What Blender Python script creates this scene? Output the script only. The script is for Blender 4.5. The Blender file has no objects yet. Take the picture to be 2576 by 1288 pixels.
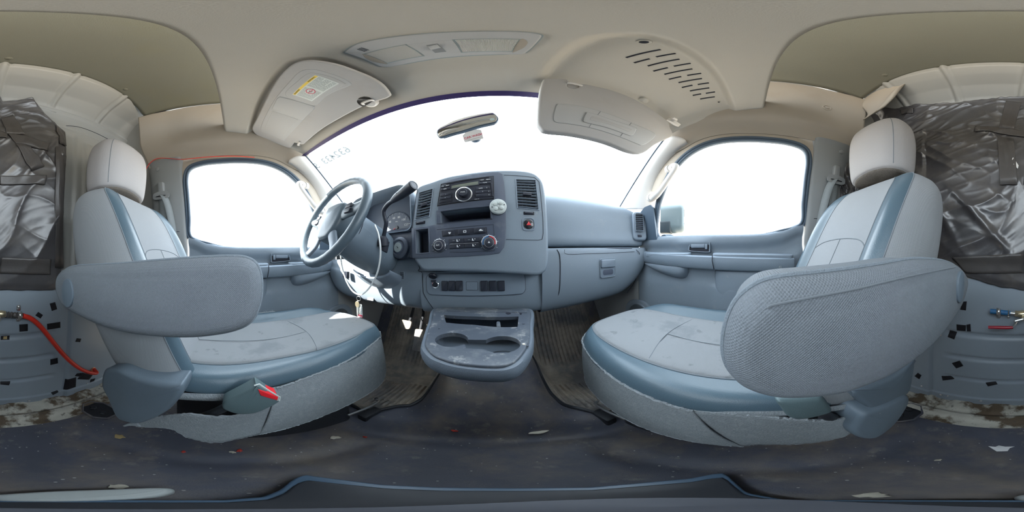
import bpy, bmesh, math, random
import numpy as np
from mathutils import Vector, Matrix, noise as mnoise

SC = bpy.context.scene
COL = SC.collection
R = math.radians

# ------------------------------------------------------------------ camera
CAM = np.array([.05, 0, .82])
YAW, PIT, ROLL = R(-6.77), R(-1.0), R(1.75)
_cy, _sy, _cp, _sp, _cr, _sr = math.cos(YAW), math.sin(YAW), math.cos(PIT), math.sin(PIT), math.cos(ROLL), math.sin(ROLL)
CM = (np.array([[_cy, -_sy, 0], [_sy, _cy, 0], [0, 0, 1]]) @ np.array([[1, 0, 0], [0, _cp, -_sp], [0, _sp, _cp]])
      @ np.array([[_cr, 0, _sr], [0, 1, 0], [-_sr, 0, _cr]]))
cam = bpy.data.cameras.new('camera')
cam.type = 'PANO'
try:
    cam.cycles.panorama_type = 'EQUIRECTANGULAR'
except Exception:
    cam.panorama_type = 'EQUIRECTANGULAR'
cam.clip_start = .005
camo = bpy.data.objects.new('camera', cam)
COL.objects.link(camo)
_m = CM @ np.array([[1, 0, 0], [0, 0, -1], [0, 1, 0]])
camo.matrix_world = Matrix([list(_m[i]) + [float(CAM[i])] for i in range(3)] + [[0, 0, 0, 1]])
SC.camera = camo

# ------------------------------------------------------------------ world, sun, exposure
SC.view_settings.view_transform = 'Standard'
SC.view_settings.look = 'None'
SC.view_settings.gamma = 1
SC.view_settings.exposure = 1.55
SC.view_settings.use_curve_mapping = False
SC.cycles.max_bounces = 12
SC.cycles.diffuse_bounces = 7
SC.cycles.glossy_bounces = 4
SC.cycles.transparent_max_bounces = 12
SC.cycles.sample_clamp_indirect = 6
world = bpy.data.worlds.new('sky')
SC.world = world
world.use_nodes = True
_wn = world.node_tree
_wn.nodes.clear()
_out = _wn.nodes.new('ShaderNodeOutputWorld')
_bg = _wn.nodes.new('ShaderNodeBackground')
_tc = _wn.nodes.new('ShaderNodeTexCoord')
_sx = _wn.nodes.new('ShaderNodeSeparateXYZ')
_rp = _wn.nodes.new('ShaderNodeValToRGB')
_mr = _wn.nodes.new('ShaderNodeMapRange')
_mr.inputs['From Min'].default_value = -1
_mr.inputs['From Max'].default_value = 1
_rp.color_ramp.elements[0].position = .0
_rp.color_ramp.elements[0].color = (.66, .58, .47, 1)      # pale sunlit yard below the horizon
_rp.color_ramp.elements[1].position = 1
_rp.color_ramp.elements[1].color = (.76, .88, 1.0, 1)
_e = _rp.color_ramp.elements.new(.49)
_e.color = (.66, .60, .50, 1)
_e = _rp.color_ramp.elements.new(.52)
_e.color = (.88, .945, 1.0, 1)
_bg.inputs['Strength'].default_value = 3.1
_wn.links.new(_tc.outputs['Generated'], _sx.inputs[0])
_wn.links.new(_sx.outputs['Z'], _mr.inputs['Value'])
_wn.links.new(_mr.outputs[0], _rp.inputs[0])
_wn.links.new(_rp.outputs[0], _bg.inputs[0])
_wn.links.new(_bg.outputs[0], _out.inputs[0])

SUN_TO = Vector((-1, -2, 1.35)).normalized()            # towards the sun: outside the driver's window, a little behind
sun = bpy.data.lights.new('sun', 'SUN')
sun.energy = 10
sun.angle = R(.55)
sun.color = (1, .95, .86)
suno = bpy.data.objects.new('sun', sun)
COL.objects.link(suno)
suno.rotation_euler = SUN_TO.to_track_quat('Z', 'Y').to_euler()
suno.location = (-4, -3, 6)


# ------------------------------------------------------------------ measuring helpers
def ray(px, py):
    a = (px - 1288) / 2576 * 2 * math.pi
    e = (644 - py) / 1288 * math.pi
    return CM @ np.array([math.cos(e) * math.sin(a), math.cos(e) * math.cos(a), math.sin(e)])


def U(px, py, x=None, y=None, z=None, d=None, pl=None):
    """photo pixel + one known distance -> point in the van (metres)"""
    v = ray(px, py)
    if pl is not None:
        p, n = np.array(pl[0], float), np.array(pl[1], float)
        t = np.dot(p - CAM, n) / np.dot(v, n)
    elif x is not None:
        t = (x - CAM[0]) / v[0]
    elif y is not None:
        t = (y - CAM[1]) / v[1]
    elif z is not None:
        t = (z - CAM[2]) / v[2]
    else:
        t = d
    return CAM + t * v


# ------------------------------------------------------------------ mesh helpers
def V3(a):
    return np.array(a, float)


def _wl(o):
    w = np.zeros(3)
    while o is not None:
        w = w + np.array(o.location)
        o = o.parent
    return w


def link(name, me, m=None, parent=None):
    o = bpy.data.objects.new(name, me)
    COL.objects.link(o)
    if m is not None:
        for mm in (m if isinstance(m, (list, tuple)) else [m]):
            me.materials.append(mm)
    if parent is not None:
        o.parent = parent
        o.location = [-c for c in _wl(parent)]
    return o


def mesh(name, vs, fs, m=None, parent=None, sharp=38, smooth=True):
    me = bpy.data.meshes.new(name)
    me.from_pydata([tuple(map(float, v)) for v in vs], [], fs)
    me.update()
    if smooth:
        me.polygons.foreach_set('use_smooth', [True] * len(me.polygons))
        if sharp:
            me.set_sharp_from_angle(angle=R(sharp))
    return link(name, me, m, parent)


class MB:
    """collects shapes and links them as ONE mesh object"""
    def __init__(s):
        s.v, s.f = [], []

    def add(s, vs, fs):
        n = len(s.v)
        s.v.extend([tuple(map(float, v)) for v in vs])
        s.f.extend([tuple(i + n for i in f) for f in fs])
        return s

    def build(s, name, m=None, parent=None, sharp=38, smooth=True):
        return mesh(name, s.v, s.f, m, parent, sharp, smooth)


class Fr:
    """a local frame: origin, two axes; p(a, b, c) -> world"""
    def __init__(s, o, ux, uy):
        s.o = V3(o)
        s.x = V3(ux) / np.linalg.norm(ux)
        uy = V3(uy) - s.x * np.dot(s.x, V3(uy))
        s.y = uy / np.linalg.norm(uy)
        s.z = np.cross(s.x, s.y)

    def p(s, a, b, c=0.):
        return s.o + a * s.x + b * s.y + c * s.z

    def at(s, a, b, c=0.):
        return Fr(s.p(a, b, c), s.x, s.y)


FX = lambda o: Fr(o, (1, 0, 0), (0, 0, 1))      # faces the rear of the van (normal -y)


def tag(o, label=None, cat=None, group=None, kind=None):
    if label: o['label'] = label
    if cat: o['category'] = cat
    if group: o['group'] = group
    if kind: o['kind'] = kind
    return o


def thing(name, loc, label, cat, group=None):
    o = bpy.data.objects.new(name, None)
    o.empty_display_size = .05
    COL.objects.link(o)
    o.location = [float(c) for c in loc]
    return tag(o, label, cat, group)


def struct(o, label=None, cat=None):
    return tag(o, label, cat, None, 'structure')


def crw(m, ts, closed):
    """Catmull-Rom weights: rows for parameters ts over m control points"""
    if m == 1:
        return np.ones((len(ts), 1))
    W = np.zeros((len(ts), m))
    for r, t in enumerate(ts):
        if closed:
            t = t % m
            i = int(math.floor(t)) % m
            idx = [(i - 1) % m, i, (i + 1) % m, (i + 2) % m]
            f = t - math.floor(t)
        else:
            t = min(max(t, 0), m - 1)
            i = min(int(math.floor(t)), m - 2) if m > 1 else 0
            f = t - i
            idx = [i - 1, i, i + 1, i + 2]
        w = [-.5 * f ** 3 + f * f - .5 * f, 1.5 * f ** 3 - 2.5 * f * f + 1, -1.5 * f ** 3 + 2 * f * f + .5 * f, .5 * f ** 3 - .5 * f * f]
        for k, j in enumerate(idx):
            if not closed and j < 0:
                W[r, 0] += 2 * w[k]; W[r, 1] -= w[k]
            elif not closed and j > m - 1:
                W[r, m - 1] += 2 * w[k]; W[r, m - 2] -= w[k]
            else:
                W[r, j] += w[k]
    return W


def cr(pts, n, closed=False):
    pts = V3(pts)
    m = len(pts)
    ts = np.linspace(0, m, n, endpoint=False) if closed else np.linspace(0, m - 1, n)
    return crw(m, ts, closed) @ pts


def ev(ctrl, us, vs, cu=False, cv=False):
    c = V3(ctrl)
    A = crw(c.shape[0], us, cu)
    B = crw(c.shape[1], vs, cv)
    return np.einsum('ai,bj,ijk->abk', A, B, c)


def gridmesh(G, flip=False, wrap_u=False, wrap_v=False):
    a, b = G.shape[:2]
    vs = G.reshape(-1, 3)
    fs = []
    for i in range(a if wrap_u else a - 1):
        for j in range(b if wrap_v else b - 1):
            q = (i * b + j, ((i + 1) % a) * b + j, ((i + 1) % a) * b + (j + 1) % b, i * b + (j + 1) % b)
            fs.append(q[::-1] if flip else q)
    return vs, fs


def surf(name, ctrl, nu, nv, m, parent=None, flip=False, thick=0, off=0, sharp=50):
    c = V3(ctrl)
    G = ev(c, np.linspace(0, c.shape[0] - 1, nu), np.linspace(0, c.shape[1] - 1, nv))
    return gsurf(name, G, m, parent, flip, thick, off, sharp)


def gsurf(name, G, m, parent=None, flip=False, thick=0, off=0, sharp=50):
    vs, fs = gridmesh(G, flip)
    o = mesh(name, vs, fs, m, parent, sharp)
    if thick:
        md = o.modifiers.new('thickness', 'SOLIDIFY')
        md.thickness = thick
        md.offset = off
    return o


def tubeg(pts, r, n=10, closed=False, flat=None):
    """swept tube; r number or list; flat=(w,h) for a strip section with fixed up"""
    pts = V3(pts)
    m = len(pts)
    rs = np.full(m, r) if np.isscalar(r) else V3(r)
    vs, fs = [], []
    up = None
    for i in range(m):
        a = pts[(i - 1) % m] if (closed or i > 0) else pts[i]
        b = pts[(i + 1) % m] if (closed or i < m - 1) else pts[i]
        t = b - a
        t = t / (np.linalg.norm(t) + 1e-12)
        if up is None:
            up = np.array([0, 0, 1.]) if abs(t[2]) < .9 else np.array([0, 1., 0])
        u = up - t * np.dot(up, t)
        u /= np.linalg.norm(u) + 1e-12
        w = np.cross(t, u)
        up = u
        for k in range(n):
            an = 2 * math.pi * k / n
            vs.append(pts[i] + rs[i] * (math.cos(an) * u + math.sin(an) * w))
    for i in range(m if closed else m - 1):
        for k in range(n):
            fs.append((i * n + k, i * n + (k + 1) % n, ((i + 1) % m) * n + (k + 1) % n, ((i + 1) % m) * n + k))
    if not closed:
        fs.append(tuple(range(n))[::-1])
        fs.append(tuple((m - 1) * n + k for k in range(n)))
    return vs, fs


def tube(name, pts, r, m, parent=None, n=10, closed=False, smooth_pts=0):
    if smooth_pts:
        pts = cr(pts, smooth_pts, closed)
        if not np.isscalar(r):
            r = cr(np.array(r)[:, None], smooth_pts, closed)[:, 0]
    vs, fs = tubeg(pts, r, n, closed)
    return mesh(name, vs, fs, m, parent)


def boxg(fr, sx, sy, sz, bev=.002, seg=2):
    """bevelled box centred on frame origin"""
    bm = bmesh.new()
    bmesh.ops.create_cube(bm, size=1)
    for v in bm.verts:
        v.co = Vector((v.co.x * sx, v.co.y * sy, v.co.z * sz))
    if bev > 0:
        bmesh.ops.bevel(bm, geom=list(bm.edges), offset=min(bev, .49 * min(sx, sy, sz)), segments=seg, profile=.5, affect='EDGES')
    bm.verts.index_update()
    vs = [fr.p(*v.co) for v in bm.verts]
    fs = [tuple(v.index for v in f.verts) for f in bm.faces]
    bm.free()
    return vs, fs


def box(name, fr, sx, sy, sz, m, parent=None, bev=.002, seg=2):
    return mesh(name, *boxg(fr, sx, sy, sz, bev, seg), m, parent)


def rrect(w, h, r, n=6, cx=0, cy=0):
    """rounded rectangle outline, CCW; r number or 4 radii (br, tr, tl, bl)"""
    rr = [r] * 4 if np.isscalar(r) else r
    pts = []
    for (sx, sy, a0), q in zip(((1, -1, -90), (1, 1, 0), (-1, 1, 90), (-1, -1, 180)), rr):
        q = min(q, w / 2 - 1e-5, h / 2 - 1e-5)
        x0, y0 = cx + sx * (w / 2 - q), cy + sy * (h / 2 - q)
        for k in range(n + 1):
            a = R(a0 + 90 * k / n)
            pts.append((x0 + q * math.cos(a), y0 + q * math.sin(a)))
    return pts


def ellipse(rx, ry, n=32, cx=0, cy=0):
    return [(cx + rx * math.cos(2 * math.pi * k / n), cy + ry * math.sin(2 * math.pi * k / n)) for k in range(n)]


def poly2(px, n=0, closed=True):
    return [tuple(p[:2]) for p in (cr(np.array(px), n, closed) if n else px)]


def inset(out, d):
    P = np.array(out)
    n = len(P)
    a = P - np.roll(P, 1, 0)
    b = np.roll(P, -1, 0) - P
    na = np.stack([-a[:, 1], a[:, 0]], 1); na /= np.linalg.norm(na, axis=1)[:, None] + 1e-12
    nb = np.stack([-b[:, 1], b[:, 0]], 1); nb /= np.linalg.norm(nb, axis=1)[:, None] + 1e-12
    nn = na + nb
    l = np.linalg.norm(nn, axis=1)[:, None] + 1e-9
    nn /= l
    c = np.clip(np.sum(nn * na, 1), .5, 1)[:, None]
    return P + nn * d / c


def plateg(fr, out, c0, c1, bev=.003, seg=3, back=True, dome=0):
    """outline (CCW in fr x,y) extruded from height c0 to c1 (front), front edge rounded"""
    n = len(out)
    rings = [(out, c0)]
    for k in range(seg + 1):
        a = R(90 * k / seg)
        rings.append((inset(out, bev * (1 - math.cos(a))), c1 - bev + bev * math.sin(a)))
    vs, fs = [], []
    for o, c in rings:
        vs += [fr.p(x, y, c) for x, y in o]
    for i in range(len(rings) - 1):
        for k in range(n):
            fs.append((i * n + k, i * n + (k + 1) % n, (i + 1) * n + (k + 1) % n, (i + 1) * n + k))
    o, c = rings[-1]
    ce = np.mean(np.array(o), 0)
    base = (len(rings) - 1) * n
    if dome:
        prev = base
        for s_ in (.8, .55, .3):
            q = [(ce[0] + (x - ce[0]) * s_, ce[1] + (y - ce[1]) * s_) for x, y in o]
            st = len(vs)
            vs += [fr.p(x, y, c + dome * (1 - s_ * s_)) for x, y in q]
            for k in range(n):
                fs.append((prev + k, prev + (k + 1) % n, st + (k + 1) % n, st + k))
            prev = st
        vs.append(fr.p(ce[0], ce[1], c + dome))
        for k in range(n):
            fs.append((prev + k, prev + (k + 1) % n, len(vs) - 1))
    else:
        fs.append(tuple(base + k for k in range(n)))
    if back:
        fs.append(tuple(range(n))[::-1])
    return vs, fs


def plate(name, fr, out, c0, c1, m, parent=None, bev=.003, seg=3, dome=0):
    return mesh(name, *plateg(fr, out, c0, c1, bev, seg, True, dome), m, parent)


def ringg(fr, outer, inner, c0, c1, bev=.001):
    """frame between two outlines with the same point count"""
    n = len(outer)
    vs = [fr.p(x, y, c0) for x, y in outer] + [fr.p(x, y, c1 - bev) for x, y in outer]
    vs += [fr.p(x, y, c1) for x, y in inset(outer, bev)] + [fr.p(x, y, c1) for x, y in inset(inner, -bev)]
    vs += [fr.p(x, y, c1 - bev) for x, y in inner] + [fr.p(x, y, c0) for x, y in inner]
    fs = []
    for i in range(6):
        for k in range(n):
            j = (i + 1) % 6
            fs.append((i * n + k, i * n + (k + 1) % n, j * n + (k + 1) % n, j * n + k))
    return vs, fs


def ring(name, fr, outer, inner, c0, c1, m, parent=None, bev=.001):
    return mesh(name, *ringg(fr, outer, inner, c0, c1, bev), m, parent)


def wellg(fr, out, c_top, c_bot, taper=1.0):
    """an open-topped recess: walls and floor"""
    n = len(out)
    ce = np.mean(np.array(out), 0)
    low = [(ce[0] + (x - ce[0]) * taper, ce[1] + (y - ce[1]) * taper) for x, y in out]
    vs = [fr.p(x, y, c_top) for x, y in out] + [fr.p(x, y, c_bot) for x, y in low]
    fs = [(k, n + k, n + (k + 1) % n, (k + 1) % n) for k in range(n)]
    fs.append(tuple(n + k for k in range(n)))
    return vs, fs


def latheg(fr, prof, n=28):
    """prof: list of (radius, height) around fr.z"""
    vs, fs = [], []
    for r_, h in prof:
        for k in range(n):
            a = 2 * math.pi * k / n
            vs.append(fr.p(r_ * math.cos(a), r_ * math.sin(a), h))
    for i in range(len(prof) - 1):
        for k in range(n):
            fs.append((i * n + k, i * n + (k + 1) % n, (i + 1) * n + (k + 1) % n, (i + 1) * n + k))
    if prof[-1][0] > 1e-5:
        fs.append(tuple((len(prof) - 1) * n + k for k in range(n)))
    if prof[0][0] > 1e-5:
        fs.append(tuple(range(n))[::-1])
    return vs, fs


def lathe(name, fr, prof, m, parent=None, n=28):
    return mesh(name, *latheg(fr, prof, n), m, parent)


def textg(s, fr, size, ext=.0004, mirror=False, align='CENTER', bold=0, sx=1.):
    cu = bpy.data.curves.new('lettering', 'FONT')
    cu.body = s
    cu.size = size
    cu.extrude = ext
    cu.align_x = align
    cu.align_y = 'CENTER'
    cu.resolution_u = 3
    if bold: cu.offset = bold
    o = bpy.data.objects.new('lettering', cu)
    COL.objects.link(o)
    dg = bpy.context.evaluated_depsgraph_get()
    me = bpy.data.meshes.new_from_object(o.evaluated_get(dg))
    vs = [fr.p((-v.co.x if mirror else v.co.x) * sx, v.co.y, v.co.z) for v in me.vertices]
    fs = [tuple(p.vertices)[::-1] if mirror else tuple(p.vertices) for p in me.polygons]
    bpy.data.objects.remove(o)
    bpy.data.meshes.remove(me)
    bpy.data.curves.remove(cu)
    return vs, fs


def text(name, s, fr, size, m, parent=None, ext=.0004, mirror=False, align='CENTER', bold=0, sx=1.):
    vs, fs = textg(s, fr, size, ext, mirror, align, bold, sx)
    return mesh(name, vs, fs, m, parent, smooth=False)


def nz(x, y, z=0., s=1.):
    return mnoise.noise(Vector((x * s, y * s, z * s)))


def sst(a, b, x):
    t = min(max((x - a) / (b - a), 0), 1)
    return t * t * (3 - 2 * t)


# ------------------------------------------------------------------ materials
def mat(name, col, rough=.5, metal=0., var=.08, vs=6., bump=0., bs=300., bt='noise', dirt=None, coat=0., spec=.5, emit=None, spots=None, rvar=0.):
    m = bpy.data.materials.new(name)
    m.use_nodes = True
    nt = m.node_tree
    N, L = nt.nodes, nt.links
    b = N['Principled BSDF']
    b.inputs['Roughness'].default_value = rough
    b.inputs['Metallic'].default_value = metal
    b.inputs['Specular IOR Level'].default_value = spec
    b.inputs['Coat Weight'].default_value = coat
    b.inputs['Coat Roughness'].default_value = .25
    tc = N.new('ShaderNodeTexCoord')
    n1 = N.new('ShaderNodeTexNoise')
    n1.inputs['Scale'].default_value = vs
    n1.inputs['Detail'].default_value = 5
    L.new(tc.outputs['Object'], n1.inputs['Vector'])
    mx = N.new('ShaderNodeMix'); mx.data_type = 'RGBA'
    mx.inputs['A'].default_value = tuple(c * (1 - var) for c in col[:3]) + (1,)
    mx.inputs['B'].default_value = tuple(min(1, c * (1 + var)) for c in col[:3]) + (1,)
    L.new(n1.outputs['Fac'], mx.inputs['Factor'])
    last = mx.outputs['Result']

    def layer(last, dcol, lo, hi, scale, detail=6, amt=1., dist=0.):
        n2 = N.new('ShaderNodeTexNoise')
        n2.inputs['Scale'].default_value = scale
        n2.inputs['Detail'].default_value = detail
        n2.inputs['Roughness'].default_value = .65
        n2.inputs['Distortion'].default_value = dist
        L.new(tc.outputs['Object'], n2.inputs['Vector'])
        mr = N.new('ShaderNodeMapRange')
        mr.inputs['From Min'].default_value = lo
        mr.inputs['From Max'].default_value = hi
        mr.inputs['To Max'].default_value = amt
        L.new(n2.outputs['Fac'], mr.inputs['Value'])
        m2 = N.new('ShaderNodeMix'); m2.data_type = 'RGBA'
        L.new(mr.outputs[0], m2.inputs['Factor'])
        L.new(last, m2.inputs['A'])
        m2.inputs['B'].default_value = tuple(dcol[:3]) + (1,)
        return m2.outputs['Result']
    for d in (dirt or []):
        last = layer(last, *d)
    if spots:                                       # small specks: (colour, scale, radius, keep)
        for scol, sc, rad in spots:
            vo = N.new('ShaderNodeTexVoronoi')
            vo.inputs['Scale'].default_value = sc
            L.new(tc.outputs['Object'], vo.inputs['Vector'])
            sp = N.new('ShaderNodeSeparateColor')
            L.new(vo.outputs['Color'], sp.inputs[0])
            mu = N.new('ShaderNodeMath'); mu.operation = 'MULTIPLY'
            L.new(sp.outputs[0], mu.inputs[0]); mu.inputs[1].default_value = rad
            lt = N.new('ShaderNodeMath'); lt.operation = 'LESS_THAN'
            L.new(vo.outputs['Distance'], lt.inputs[0]); L.new(mu.outputs[0], lt.inputs[1])
            g2 = N.new('ShaderNodeMath'); g2.operation = 'GREATER_THAN'
            L.new(sp.outputs[1], g2.inputs[0]); g2.inputs[1].default_value = .6
            m3 = N.new('ShaderNodeMath'); m3.operation = 'MULTIPLY'
            L.new(lt.outputs[0], m3.inputs[0]); L.new(g2.outputs[0], m3.inputs[1])
            m2 = N.new('ShaderNodeMix'); m2.data_type = 'RGBA'
            L.new(m3.outputs[0], m2.inputs['Factor']); L.new(last, m2.inputs['A'])
            m2.inputs['B'].default_value = tuple(scol) + (1,)
            last = m2.outputs['Result']
    L.new(last, b.inputs['Base Color'])
    if rvar:
        mr = N.new('ShaderNodeMapRange')
        mr.inputs['To Min'].default_value = max(0, rough - rvar)
        mr.inputs['To Max'].default_value = min(1, rough + rvar)
        L.new(n1.outputs['Fac'], mr.inputs['Value'])
        L.new(mr.outputs[0], b.inputs['Roughness'])
    if bump:
        if bt == 'noise':
            t = N.new('ShaderNodeTexNoise'); t.inputs['Detail'].default_value = 3; o = t.outputs['Fac']
        elif bt == 'leather':
            t = N.new('ShaderNodeTexVoronoi'); t.feature = 'SMOOTH_F1'; o = t.outputs['Distance']
        elif bt == 'weave':
            t = N.new('ShaderNodeTexVoronoi'); t.inputs['Randomness'].default_value = .12; o = t.outputs['Distance']
        elif bt == 'rib':
            t = N.new('ShaderNodeTexWave'); t.bands_direction = 'X'; o = t.outputs['Fac']
        t.inputs['Scale'].default_value = bs
        if bt == 'weave' and bs == 600 and bump > .5:
            mp = N.new('ShaderNodeMapping'); mp.inputs['Rotation'].default_value = (R(45), 0, 0)
            L.new(tc.outputs['Object'], mp.inputs['Vector']); L.new(mp.outputs[0], t.inputs['Vector'])
        else:
            L.new(tc.outputs['Object'], t.inputs['Vector'])
        bp = N.new('ShaderNodeBump')
        bp.inputs['Strength'].default_value = bump
        bp.inputs['Distance'].default_value = .002
        L.new(o, bp.inputs['Height'])
        L.new(bp.outputs[0], b.inputs['Normal'])
    if emit:
        b.inputs['Emission Color'].default_value = tuple(emit[:3]) + (1,)
        b.inputs['Emission Strength'].default_value = emit[3]
    return m


M = {}
DUST = (.30, .30, .28)
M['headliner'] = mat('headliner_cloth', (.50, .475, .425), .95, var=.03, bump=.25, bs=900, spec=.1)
M['headliner_shaded'] = mat('headliner_cloth_shaded', (.212, .208, .168), .95, var=.05, bump=.25, bs=900, spec=.1, dirt=[((.22, .205, .12), .52, .75, 2.2, 3, .55)])  # headliner cloth with the roof's shade put into its colour; yellowish stains on top
M['trim_beige'] = mat('beige_trim_plastic', (.38, .335, .28), .6, var=.03, bump=.12, bs=700, spec=.3, dirt=[((.30, .22, .15), .55, .8, 4, 4, .35)])
M['pillar_white'] = mat('pillar_plastic', (.60, .58, .555), .6, var=.02, bump=.1, bs=700, spec=.3)
M['pillar_grey'] = mat('grey_pillar_plastic', (.25, .26, .265), .55, var=.03, bump=.15, bs=500, spec=.35)
M['dash'] = mat('dash_plastic', (.185, .225, .27), .52, var=.05, bump=.14, bs=420, bt='leather', spec=.4, dirt=[((.30, .31, .31), .60, .78, 9, 7, .35), ((.36, .37, .36), .66, .74, 60, 4, .25)])
M['dash_top'] = mat('dash_top_plastic', (.165, .205, .25), .55, var=.05, bump=.14, bs=420, bt='leather', spec=.4, dirt=[((.30, .31, .31), .60, .78, 9, 7, .3)])
M['panel_smooth'] = mat('smooth_panel_plastic', (.185, .225, .275), .45, var=.03, spec=.4, dirt=[((.33, .34, .34), .62, .76, 14, 7, .3)])
M['stack_face'] = mat('stack_face_plastic', (.075, .090, .125), .38, var=.06, spec=.45, dirt=[((.27, .28, .31), .58, .74, 11, 8, .30)])
M['black'] = mat('black_plastic', (.022, .026, .04), .42, var=.1, spec=.45, dirt=[((.20, .21, .23), .60, .78, 22, 6, .25)])
M['grille'] = mat('speaker_grille', (.07, .085, .10), .5, var=.1, bump=.8, bs=130, bt='weave', spec=.4, dirt=[((.22, .22, .20), .52, .7, 12, 6, .4)])
M['dark'] = mat('dark_recess', (.018, .02, .03), .6, var=.1, spec=.3)
M['glossy_black'] = mat('glossy_black', (.015, .017, .022), .18, var=.1)
M['lcd'] = mat('radio_display', (.16, .18, .15), .15, var=.03)
M['silver'] = mat('silver_ring', (.78, .80, .82), .22, metal=.9, var=.02)
M['steel'] = mat('zinc_steel', (.62, .63, .62), .28, metal=.95, var=.1, vs=60)
M['brass'] = mat('brass_fitting', (.62, .53, .36), .3, metal=.9, var=.12, vs=40)
M['chrome'] = mat('chrome', (.85, .86, .88), .08, metal=1., var=.01)
M['fabric'] = mat('seat_fabric', (.265, .278, .292), .92, var=.05, vs=5, bump=.35, bs=600, bt='weave', spec=.12, dirt=[((.20, .22, .24), .60, .78, 9, 5, .35)])
M['fabric_head'] = mat('headrest_fabric', (.345, .335, .335), .92, var=.04, bump=.3, bs=600, bt='weave', spec=.12)
M['fabric_cush'] = mat('cushion_fabric', (.225, .236, .248), .92, var=.06, vs=5, bump=.3, bs=600, bt='weave', spec=.12, dirt=[((.15, .165, .18), .56, .66, 7, 6, .55), ((.12, .13, .145), .62, .69, 22, 5, .55)])
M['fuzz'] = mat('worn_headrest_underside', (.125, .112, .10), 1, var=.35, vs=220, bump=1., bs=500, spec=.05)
M['vinyl'] = mat('seat_vinyl', (.068, .108, .138), .36, var=.05, bump=.14, bs=600, bt='leather', spec=.5)
M['armfab'] = mat('armrest_mesh_cloth', (.178, .198, .220), .9, var=.16, vs=420, bump=.55, bs=600, bt='weave', spec=.15)
M['piping'] = mat('seat_piping', (.19, .22, .25), .8, var=.1, vs=200, bump=.6, bs=500, spec=.15)
M['thread'] = mat('seam_thread', (.16, .18, .20), .9, var=.1)
M['felt'] = mat('seat_skirt_felt', (.235, .258, .275), 1, var=.16, vs=90, bump=1., bs=300, spec=.04, dirt=[((.31, .33, .345), .55, .7, 90, 3, .35)])
M['shield'] = mat('seat_shield_plastic', (.125, .16, .195), .5, var=.04, bump=.15, bs=500, spec=.4, spots=[((.5, .5, .5), 60, .05)])
M['mech'] = mat('black_seat_metal', (.03, .033, .04), .5, metal=.3, var=.2)
M['rubber'] = mat('floor_rubber', (.088, .094, .122), .50, var=.25, vs=5, bump=.25, bs=500, spec=.4, rvar=.14,
                  dirt=[((.25, .205, .155), .46, .70, 3.4, 8, .8), ((.30, .275, .24), .58, .72, 15, 7, .55), ((.045, .04, .034), .62, .75, 1.4, 4, .6)],
                  spots=[((.42, .42, .40), 70, .16), ((.5, .48, .44), 26, .055)])
M['mat_rubber'] = mat('floor_mat_rubber', (.14, .138, .14), .6, var=.25, vs=9, bump=.2, bs=400, spec=.3, dirt=[((.42, .36, .285), .42, .66, 5, 7, .85)])
M['steel_floor'] = mat('painted_rusty_floor_edge', (.55, .53, .46), .7, var=.15, vs=20, bump=.5, bs=160, dirt=[((.10, .065, .035), .47, .55, 6.5, 8, .95), ((.07, .055, .05), .60, .66, 30, 7, .7)])
M['bulk'] = mat('bulkhead_paint_cool_lit', (.275, .325, .375), .38, var=.03, spec=.45, dirt=[((.35, .38, .41), .62, .75, 14, 8, .3)], spots=[((.5, .5, .5), 30, .03)])  # bulkhead paint with the cool light of the lower cab mixed in
M['bulk_warm_lit'] = mat('bulkhead_paint_warm_lit', (.285, .285, .272), .4, var=.03, spec=.4)  # the same bulkhead paint, with the warmer light up high mixed in
M['film'] = mat('black_plastic_sheet', (.062, .059, .062), .32, var=.2, vs=6, bump=.25, bs=45, spec=.9, coat=.2, dirt=[((.20, .175, .15), .50, .78, 7, 7, .5)], rvar=.08)
M['tape'] = mat('black_duct_tape', (.072, .066, .064), .34, var=.15, vs=20, bump=.2, bs=150, spec=.5, dirt=[((.11, .09, .08), .55, .75, 16, 6, .5)])
M['tape_sq'] = mat('flat_black_tape', (.012, .012, .016), .6, var=.3, vs=60, spec=.3)
M['film_white'] = mat('torn_white_backing', (.75, .74, .72), .7, var=.1)
M['red_hose'] = mat('red_rubber_hose', (.66, .035, .02), .38, var=.08, vs=30, spec=.5)
M['blue_hose'] = mat('blue_rubber_hose', (.02, .13, .30), .5, var=.15, vs=60)
M['red_grip'] = mat('red_vinyl_grip', (.35, .02, .04), .3, var=.1)
M['copper'] = mat('bare_copper_edge', (.75, .42, .25), .35, metal=.8, var=.2)
M['red'] = mat('red_plastic', (.72, .02, .03), .4, var=.05)
M['red_print'] = mat('red_print', (.70, .10, .16), .6, var=.02)
M['white_print'] = mat('white_print', (.72, .74, .74), .6, var=.02)
M['blue_print'] = mat('blue_print', (.06, .20, .45), .6, var=.02)
M['grey_print'] = mat('grey_print', (.30, .34, .34), .6, var=.02)
M['teal_print'] = mat('pale_teal_paint', (.56, .70, .70), .7, var=.05)
M['yellow_print'] = mat('yellow_print', (.85, .62, .12), .6, var=.02)
M['paper'] = mat('paper_label', (.66, .70, .68), .6, var=.03)
M['card'] = mat('white_card', (.80, .80, .80), .6, var=.02)
M['visor'] = mat('visor_cloth', (.46, .45, .44), .9, var=.04, bump=.2, bs=800, spec=.1, dirt=[((.40, .37, .34), .55, .72, 6, 6, .5)])
M['visor_in'] = mat('visor_plastic', (.46, .46, .455), .65, var=.02, bump=.15, bs=900, spec=.25)
M['lens'] = mat('dome_lens', (.62, .62, .60), .3, var=.05, bump=.8, bs=260, bt='rib')
M['seal'] = mat('window_rubber', (.062, .092, .13), .5, var=.08, spec=.4)
M['frit'] = mat('windscreen_frit', (.045, .03, .12), .4, var=.05)
M['belt'] = mat('belt_webbing', (.22, .24, .25), .8, var=.06, vs=80, bump=.4, bs=500, spec=.15)
M['buckle'] = mat('buckle_plastic', (.10, .145, .155), .45, var=.06, bump=.2, bs=600)
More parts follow.
